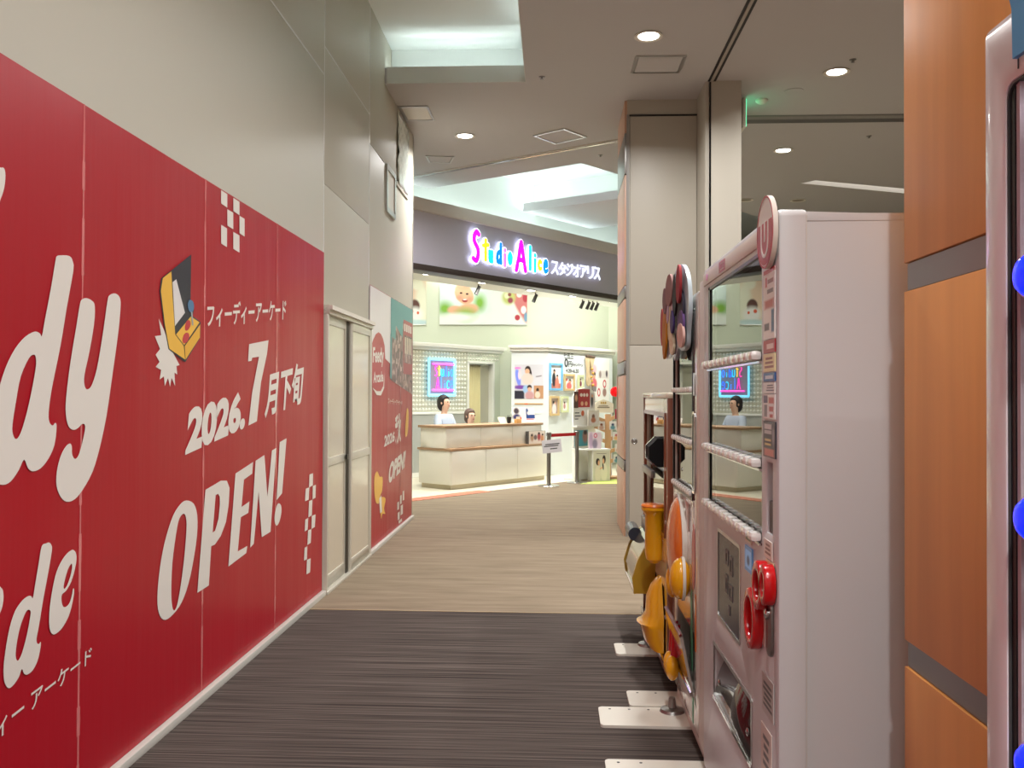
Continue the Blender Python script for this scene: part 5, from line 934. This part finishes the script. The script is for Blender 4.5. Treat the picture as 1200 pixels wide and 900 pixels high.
def octo(yc, zc, r): return [(yc+r*1.0*math.cos(R(22.5+45*k)), zc+r*math.sin(R(22.5+45*k))) for k in range(8)]
op = shape('octagon_dial', [octo(.548, 1.11, .078)], 'y', 4.60, .10, mat('matt_black', (16, 16, 17), .7, spec=.2), m3); shape('octagon_rim', [octo(.548, 1.11, .086), octo(.548, 1.11, .074)], 'y', 4.66, .02, M_chrome, m3)
tr_ = obj('coin_tray', MB().box((.517, 4.85, .955), (.542, 5.33, .995)), M_alu2, m3, 35, .006)
obj('chute_tray', MB().box((.517, 5.0, .62), (.542, 5.38, .69)), M_alu2, m3, 35, .006)
tb_ = obj('yellow_tube', MB().lathe((.505, 4.56, .555), [(.018, 0), (.040, .02), (.048, .06), (.048, .245), (.060, .262), (.066, .27), (.066, .285)], 24), M_yellow, m3); obj('tube_rim', MB().lathe((.505, 4.56, .838), [(.066, 0), (.068, .006), (.062, .016), (.03, .018)], 24), M_orange, tb_)
obj('tube_bracket', MB().box((.50, 4.66, .62), (.542, 4.72, .76)), M_chrome, m3, 35, .006)
sv = []; sf = []
prof = [(.13, .06), (.17, .085), (.24, .105), (.255, .12), (.262, .10), (.30, .075), (.38, .072), (.44, .05), (.475, .02), (.485, 0)]
for z, d in prof:
    for k in range(13):
        a = math.pi*k/12; hw = .15 if z < .3 else .15-.10*(z-.3)/.185
        sv.append((.54-d*math.sin(a), 4.60+hw*math.cos(a)*(1 if d else .4), z))
for j in range(len(prof)-1):
    for k in range(12): sf.append((j*13+k, j*13+k+1, (j+1)*13+k+1, (j+1)*13+k))
sf.append(tuple(range(12, -1, -1)))
ys2 = obj('yellow_scoop', MB().add(sv, sf), M_yellow, m3, 60); obj('scoop_pocket', MB().box((.465, 4.53, .225), (.50, 4.67, .264)), mat('dark_amber', (196, 120, 10), .3), ys2, 35, .004)  # pocket block in a darker amber than the scoop
ld = [(.54, .34), (.435, .34), (.425, .42), (.455, .52), (.50, .60), (.54, .62)]
def wedge(y0, y1, pr): n = len(pr); return MB().add([(x, y0, z) for x, z in pr]+[(x, y1, z) for x, z in pr], [tuple(range(n)), tuple(range(n, 2*n))]+[(i, (i+1) % n, n+(i+1) % n, n+i) for i in range(n)])
obj('lid_body', wedge(4.86, 5.40, ld), mat('smoky_lid', (120, 116, 100), .08, coat=.8), m3, 20)
obj('lid_rib', wedge(4.83, 4.86, [(x-.008*(x < .53), z) for x, z in ld]), mat('ochre_rib', (176, 140, 40), .3, coat=.4), m3, 20); obj('lid_rib', wedge(5.40, 5.43, [(x-.008*(x < .53), z) for x, z in ld]), mat('ochre_rib', (176, 140, 40), .3, coat=.4), m3, 20)
obj('lid_hinge', MB().cyl((.475, 5.30, .585), (.475, 5.56, .585), .04, n=14), mat('blue_black', (50, 54, 66), .25), m3); obj('lid_edge', MB().cyl((.432, 4.84, .345), (.432, 5.42, .345), .010, n=8), M_chrome, m3)
front('lower_panel', [rect(4.306, .14, 5.419, .46)], .560, .03, mat('smoked_brown', (92, 74, 68), .12, coat=.7), m3)
obj('bottom_rail', MB().box((.525, 4.275, .085), (.60, 5.45, .125)), M_brown, m3, 35, .005); obj('rail_lip', MB().box((.520, 4.28, .125), (.530, 5.44, .133)), M_chrome, m3, None)
obj('gold_clasp', MB().ball((.53, 4.78, .72), .02, 12, 8), mat('brass', (214, 170, 80), .2, metal=.9), m3)
for y in (4.36, 5.36):
    for x in (.62, 1.12): obj('foot', MB().cyl((x, y, .012), (x, y, .10), .022), M_grey, m3)
# ---------------- white anti-tip plates on the carpet
for i, (y0, y1, x0, lb) in enumerate(((3.24, 3.452, .195, 'white steel floor plate cut by the bottom edge of the picture'), (3.803, 4.030, .198, 'longest white steel floor plate with a row of holes'), (4.048, 4.255, .340, 'white steel floor plate just beyond the longest one'), (4.848, 5.061, .335, 'far white steel floor plate under the brown machine'))):
    r_ = root('floor_plate', ((x0+.9)/2, (y0+y1)/2, 0), lb, 'plate', None, 'anti-tip floor plates')
    shape('plate', [rrect(x0, y0, .95, y1, .02)], 'z', .006, .012, M_plate, r_)
    for k in range(4 if i == 1 else 2):
        obj('hole', MB().cyl((x0+.05+.085*k, y1-.03, .0118), (x0+.05+.085*k, y1-.03, .0126), .006, n=10), M_black, r_)
    if i in (1, 3):
        bx_ = .50; obj('clamp', MB().lathe((bx_+.02, (y0+y1)/2+.07 if i == 1 else y1-.03, .012), [(.055, 0), (.05, .012), (.02, .02), (.014, .06)], 14), M_alu2, r_)

# ================================================================ PEOPLE BEHIND THE COUNTER
def skin(chain_list, sub=2):
    """connected joints with radii -> one smooth continuous surface"""
    vs = []; es = []; rs = []; idx = {}
    for ch in chain_list:
        prev = None
        for nm, co, r_ in ch:
            if nm not in idx: idx[nm] = len(vs); vs.append(co); rs.append(r_)
            if prev is not None: es.append((prev, idx[nm]))
            prev = idx[nm]
    me = bpy.data.meshes.new('tmp'); me.from_pydata(vs, es, []); o = bpy.data.objects.new('tmp', me); C.objects.link(o)
    md = o.modifiers.new('k', 'SKIN'); md.use_smooth_shade = True
    for i, s in enumerate(me.skin_vertices[0].data):
        rr = rs[i]; s.radius = rr if isinstance(rr, tuple) else (rr, rr); s.use_root = (i == 0)
    o.modifiers.new('s', 'SUBSURF').levels = sub; bpy.context.view_layer.update()
    out = bpy.data.meshes.new_from_object(o.evaluated_get(bpy.context.evaluated_depsgraph_get())); bpy.data.objects.remove(o); bpy.data.meshes.remove(me)
    return out
def person(loc, rz, sc, hair, top, label, seat):
    r_ = root('person', loc, label, 'person', rz); r_.scale = (sc, sc, sc)
    S = seat
    def limb(s):   # arm forward to the desk, leg bent at the knee; the person faces -y
        arm = [('chest', (0, 0, S+.43), (.15, .11)), ('sh%d' % s, (s*.17, .0, S+.50), .055), ('el%d' % s, (s*.23, -.08, S+.24), .042), ('wr%d' % s, (s*.13, -.30, S+.25), .028), ('pa%d' % s, (s*.12, -.36, S+.25), (.036, .018))]
        leg = [('pel', (0, 0, S+.08), (.15, .11)), ('hip%d' % s, (s*.10, -.04, S+.07), .085), ('kn%d' % s, (s*.11, -.42, S+.06), .062), ('an%d' % s, (s*.11, -.40, .09), .042), ('to%d' % s, (s*.12, -.55, .05), .035)]
        fing = []
        for k in range(4): fing.append([('pa%d' % s, 0, 0), ('f%d%d' % (s, k), (s*(.145-.018*k), -.40-.004*(1.5-abs(k-1.5)), S+.247), .009), ('g%d%d' % (s, k), (s*(.147-.018*k), -.435-.006*(1.5-abs(k-1.5)), S+.235), .008)])
        fing.append([('pa%d' % s, 0, 0), ('t%d' % s, (s*.08, -.375, S+.245), .010), ('u%d' % s, (s*.068, -.40, S+.24), .008)])
        return arm, leg, fing
    chains = [[('pel', (0, 0, S+.08), (.15, .11)), ('waist', (0, .01, S+.24), (.125, .095)), ('chest', (0, 0, S+.43), (.15, .11)), ('neck0', (0, 0, S+.55), .055), ('neck', (0, -.01, S+.60), .05), ('head0', (0, -.02, S+.67), (.068, .08)), ('head', (0, -.02, S+.74), (.078, .095)), ('crown', (0, -.01, S+.81), (.07, .085))]]
    for s in (-1, 1):
        a, l, fg = limb(s); chains += [a, l]+fg
    me = skin(chains)
    bm = bmesh.new(); bm.from_mesh(me)
    nose = [bm.verts.new(p) for p in ((-.014, -.104, S+.715), (.014, -.104, S+.715), (0, -.108, S+.75), (0, -.130, S+.718), (0, -.100, S+.705))]
    for f_ in ((0, 2, 3), (2, 1, 3), (0, 3, 4), (3, 1, 4)): bm.faces.new([nose[k] for k in f_])
    bm.to_mesh(me); bm.free(); fix(me, 60)
    b = link('body', me, mat('skin', (232, 190, 162), .5), r_)
    for s in (-1, 1): obj('eye', MB().ball((s*.032, -.103, S+.75), .011, 10, 6), mat('eye_dark', (30, 24, 22), .2), r_); obj('ear', MB().ball((s*.083, -.01, S+.735), 1, 8, 6, (.012, .02, .03)), mat('skin', (232, 190, 162), .5), r_)
    obj('mouth', MB().ball((0, -.106, S+.685), 1, 10, 6, (.022, .006, .006)), mat('lips', (190, 100, 96), .4), r_)
    hm = MB(); pts = []
    hm.ball((0, .012, S+.765), 1, 20, 12, (.098, .108, .112)); ho = obj('hair', hm, mat('hair_%d' % hair[0], hair, .5), r_, 60)
    for v in ho.data.vertices:
        if v.co.y < -.045 and v.co.z < S+.80: v.co.y = -.045
        if v.co.y > 0 and v.co.z < S+.75: v.co.z -= .06
    mt_ = mat('top_%d_%d' % top[:2], top, .8)
    tch = [[('waist0', (0, 0, S+.06), (.165, .125)), ('waist', (0, .01, S+.24), (.145, .112)), ('chest', (0, 0, S+.43), (.17, .125)), ('nk', (0, 0, S+.545), .07)]]
    for s in (-1, 1): tch.append([('chest', 0, 0), ('sh%d' % s, (s*.17, .0, S+.50), .07), ('el%d' % s, (s*.23, -.08, S+.24), .056), ('wr%d' % s, (s*.14, -.28, S+.25), .042)])
    sm2 = skin(tch); fix(sm2, 60); link('top', sm2, mt_, r_)
    tr2 = []
    for s in (-1, 1): tr2.append([('pel', (0, 0, S+.08), (.16, .12)), ('hip%d' % s, (s*.10, -.04, S+.075), .10), ('kn%d' % s, (s*.11, -.42, S+.065), .076), ('an%d' % s, (s*.11, -.40, .12), .06)])
    sm3 = skin(tr2); fix(sm3, 60); link('trousers', sm3, mat('trousers', (52, 52, 62), .8), r_)
    for s in (-1, 1): obj('shoe', MB().ball((s*.115, -.48, .045), 1, 12, 8, (.045, .13, .045)), M_black, r_, 60)
    return r_
def stool(loc, h, label):
    r_ = root('stool', loc, label, 'stool', 0)
    obj('seat', MB().lathe((0, 0, h-.05), [(.16, 0), (.18, .012), (.18, .04), (.15, .05)], 24), M_grey, r_); obj('stem', MB().cyl((0, 0, .03), (0, 0, h-.05), .025), M_chrome, r_); obj('base', MB().lathe((0, 0, 0), [(.19, 0), (.19, .01), (.03, .035)], 24), M_chrome, r_)
pa_ = Vector(KP)+Vector((.613, .79, 0))*1.02-Vector((.79, -.613, 0))*1.16
pb_ = Vector(KP)+Vector((.613, .79, 0))*1.58-Vector((.79, -.613, 0))*1.10
stool(tuple(pa_), .50, 'round stool behind the counter under the dark-haired person'); stool(tuple(pb_), .40, 'round stool behind the counter under the brown-haired person')
person(tuple(pa_), KA+.15, 1.0, (36, 30, 30), (196, 208, 226), 'person with dark hair in a pale blue top seated behind the counter', .53)
person(tuple(pb_), KA-.2, .95, (104, 84, 74), (214, 210, 206), 'person with brown hair in a pale top sitting lower behind the counter', .36)
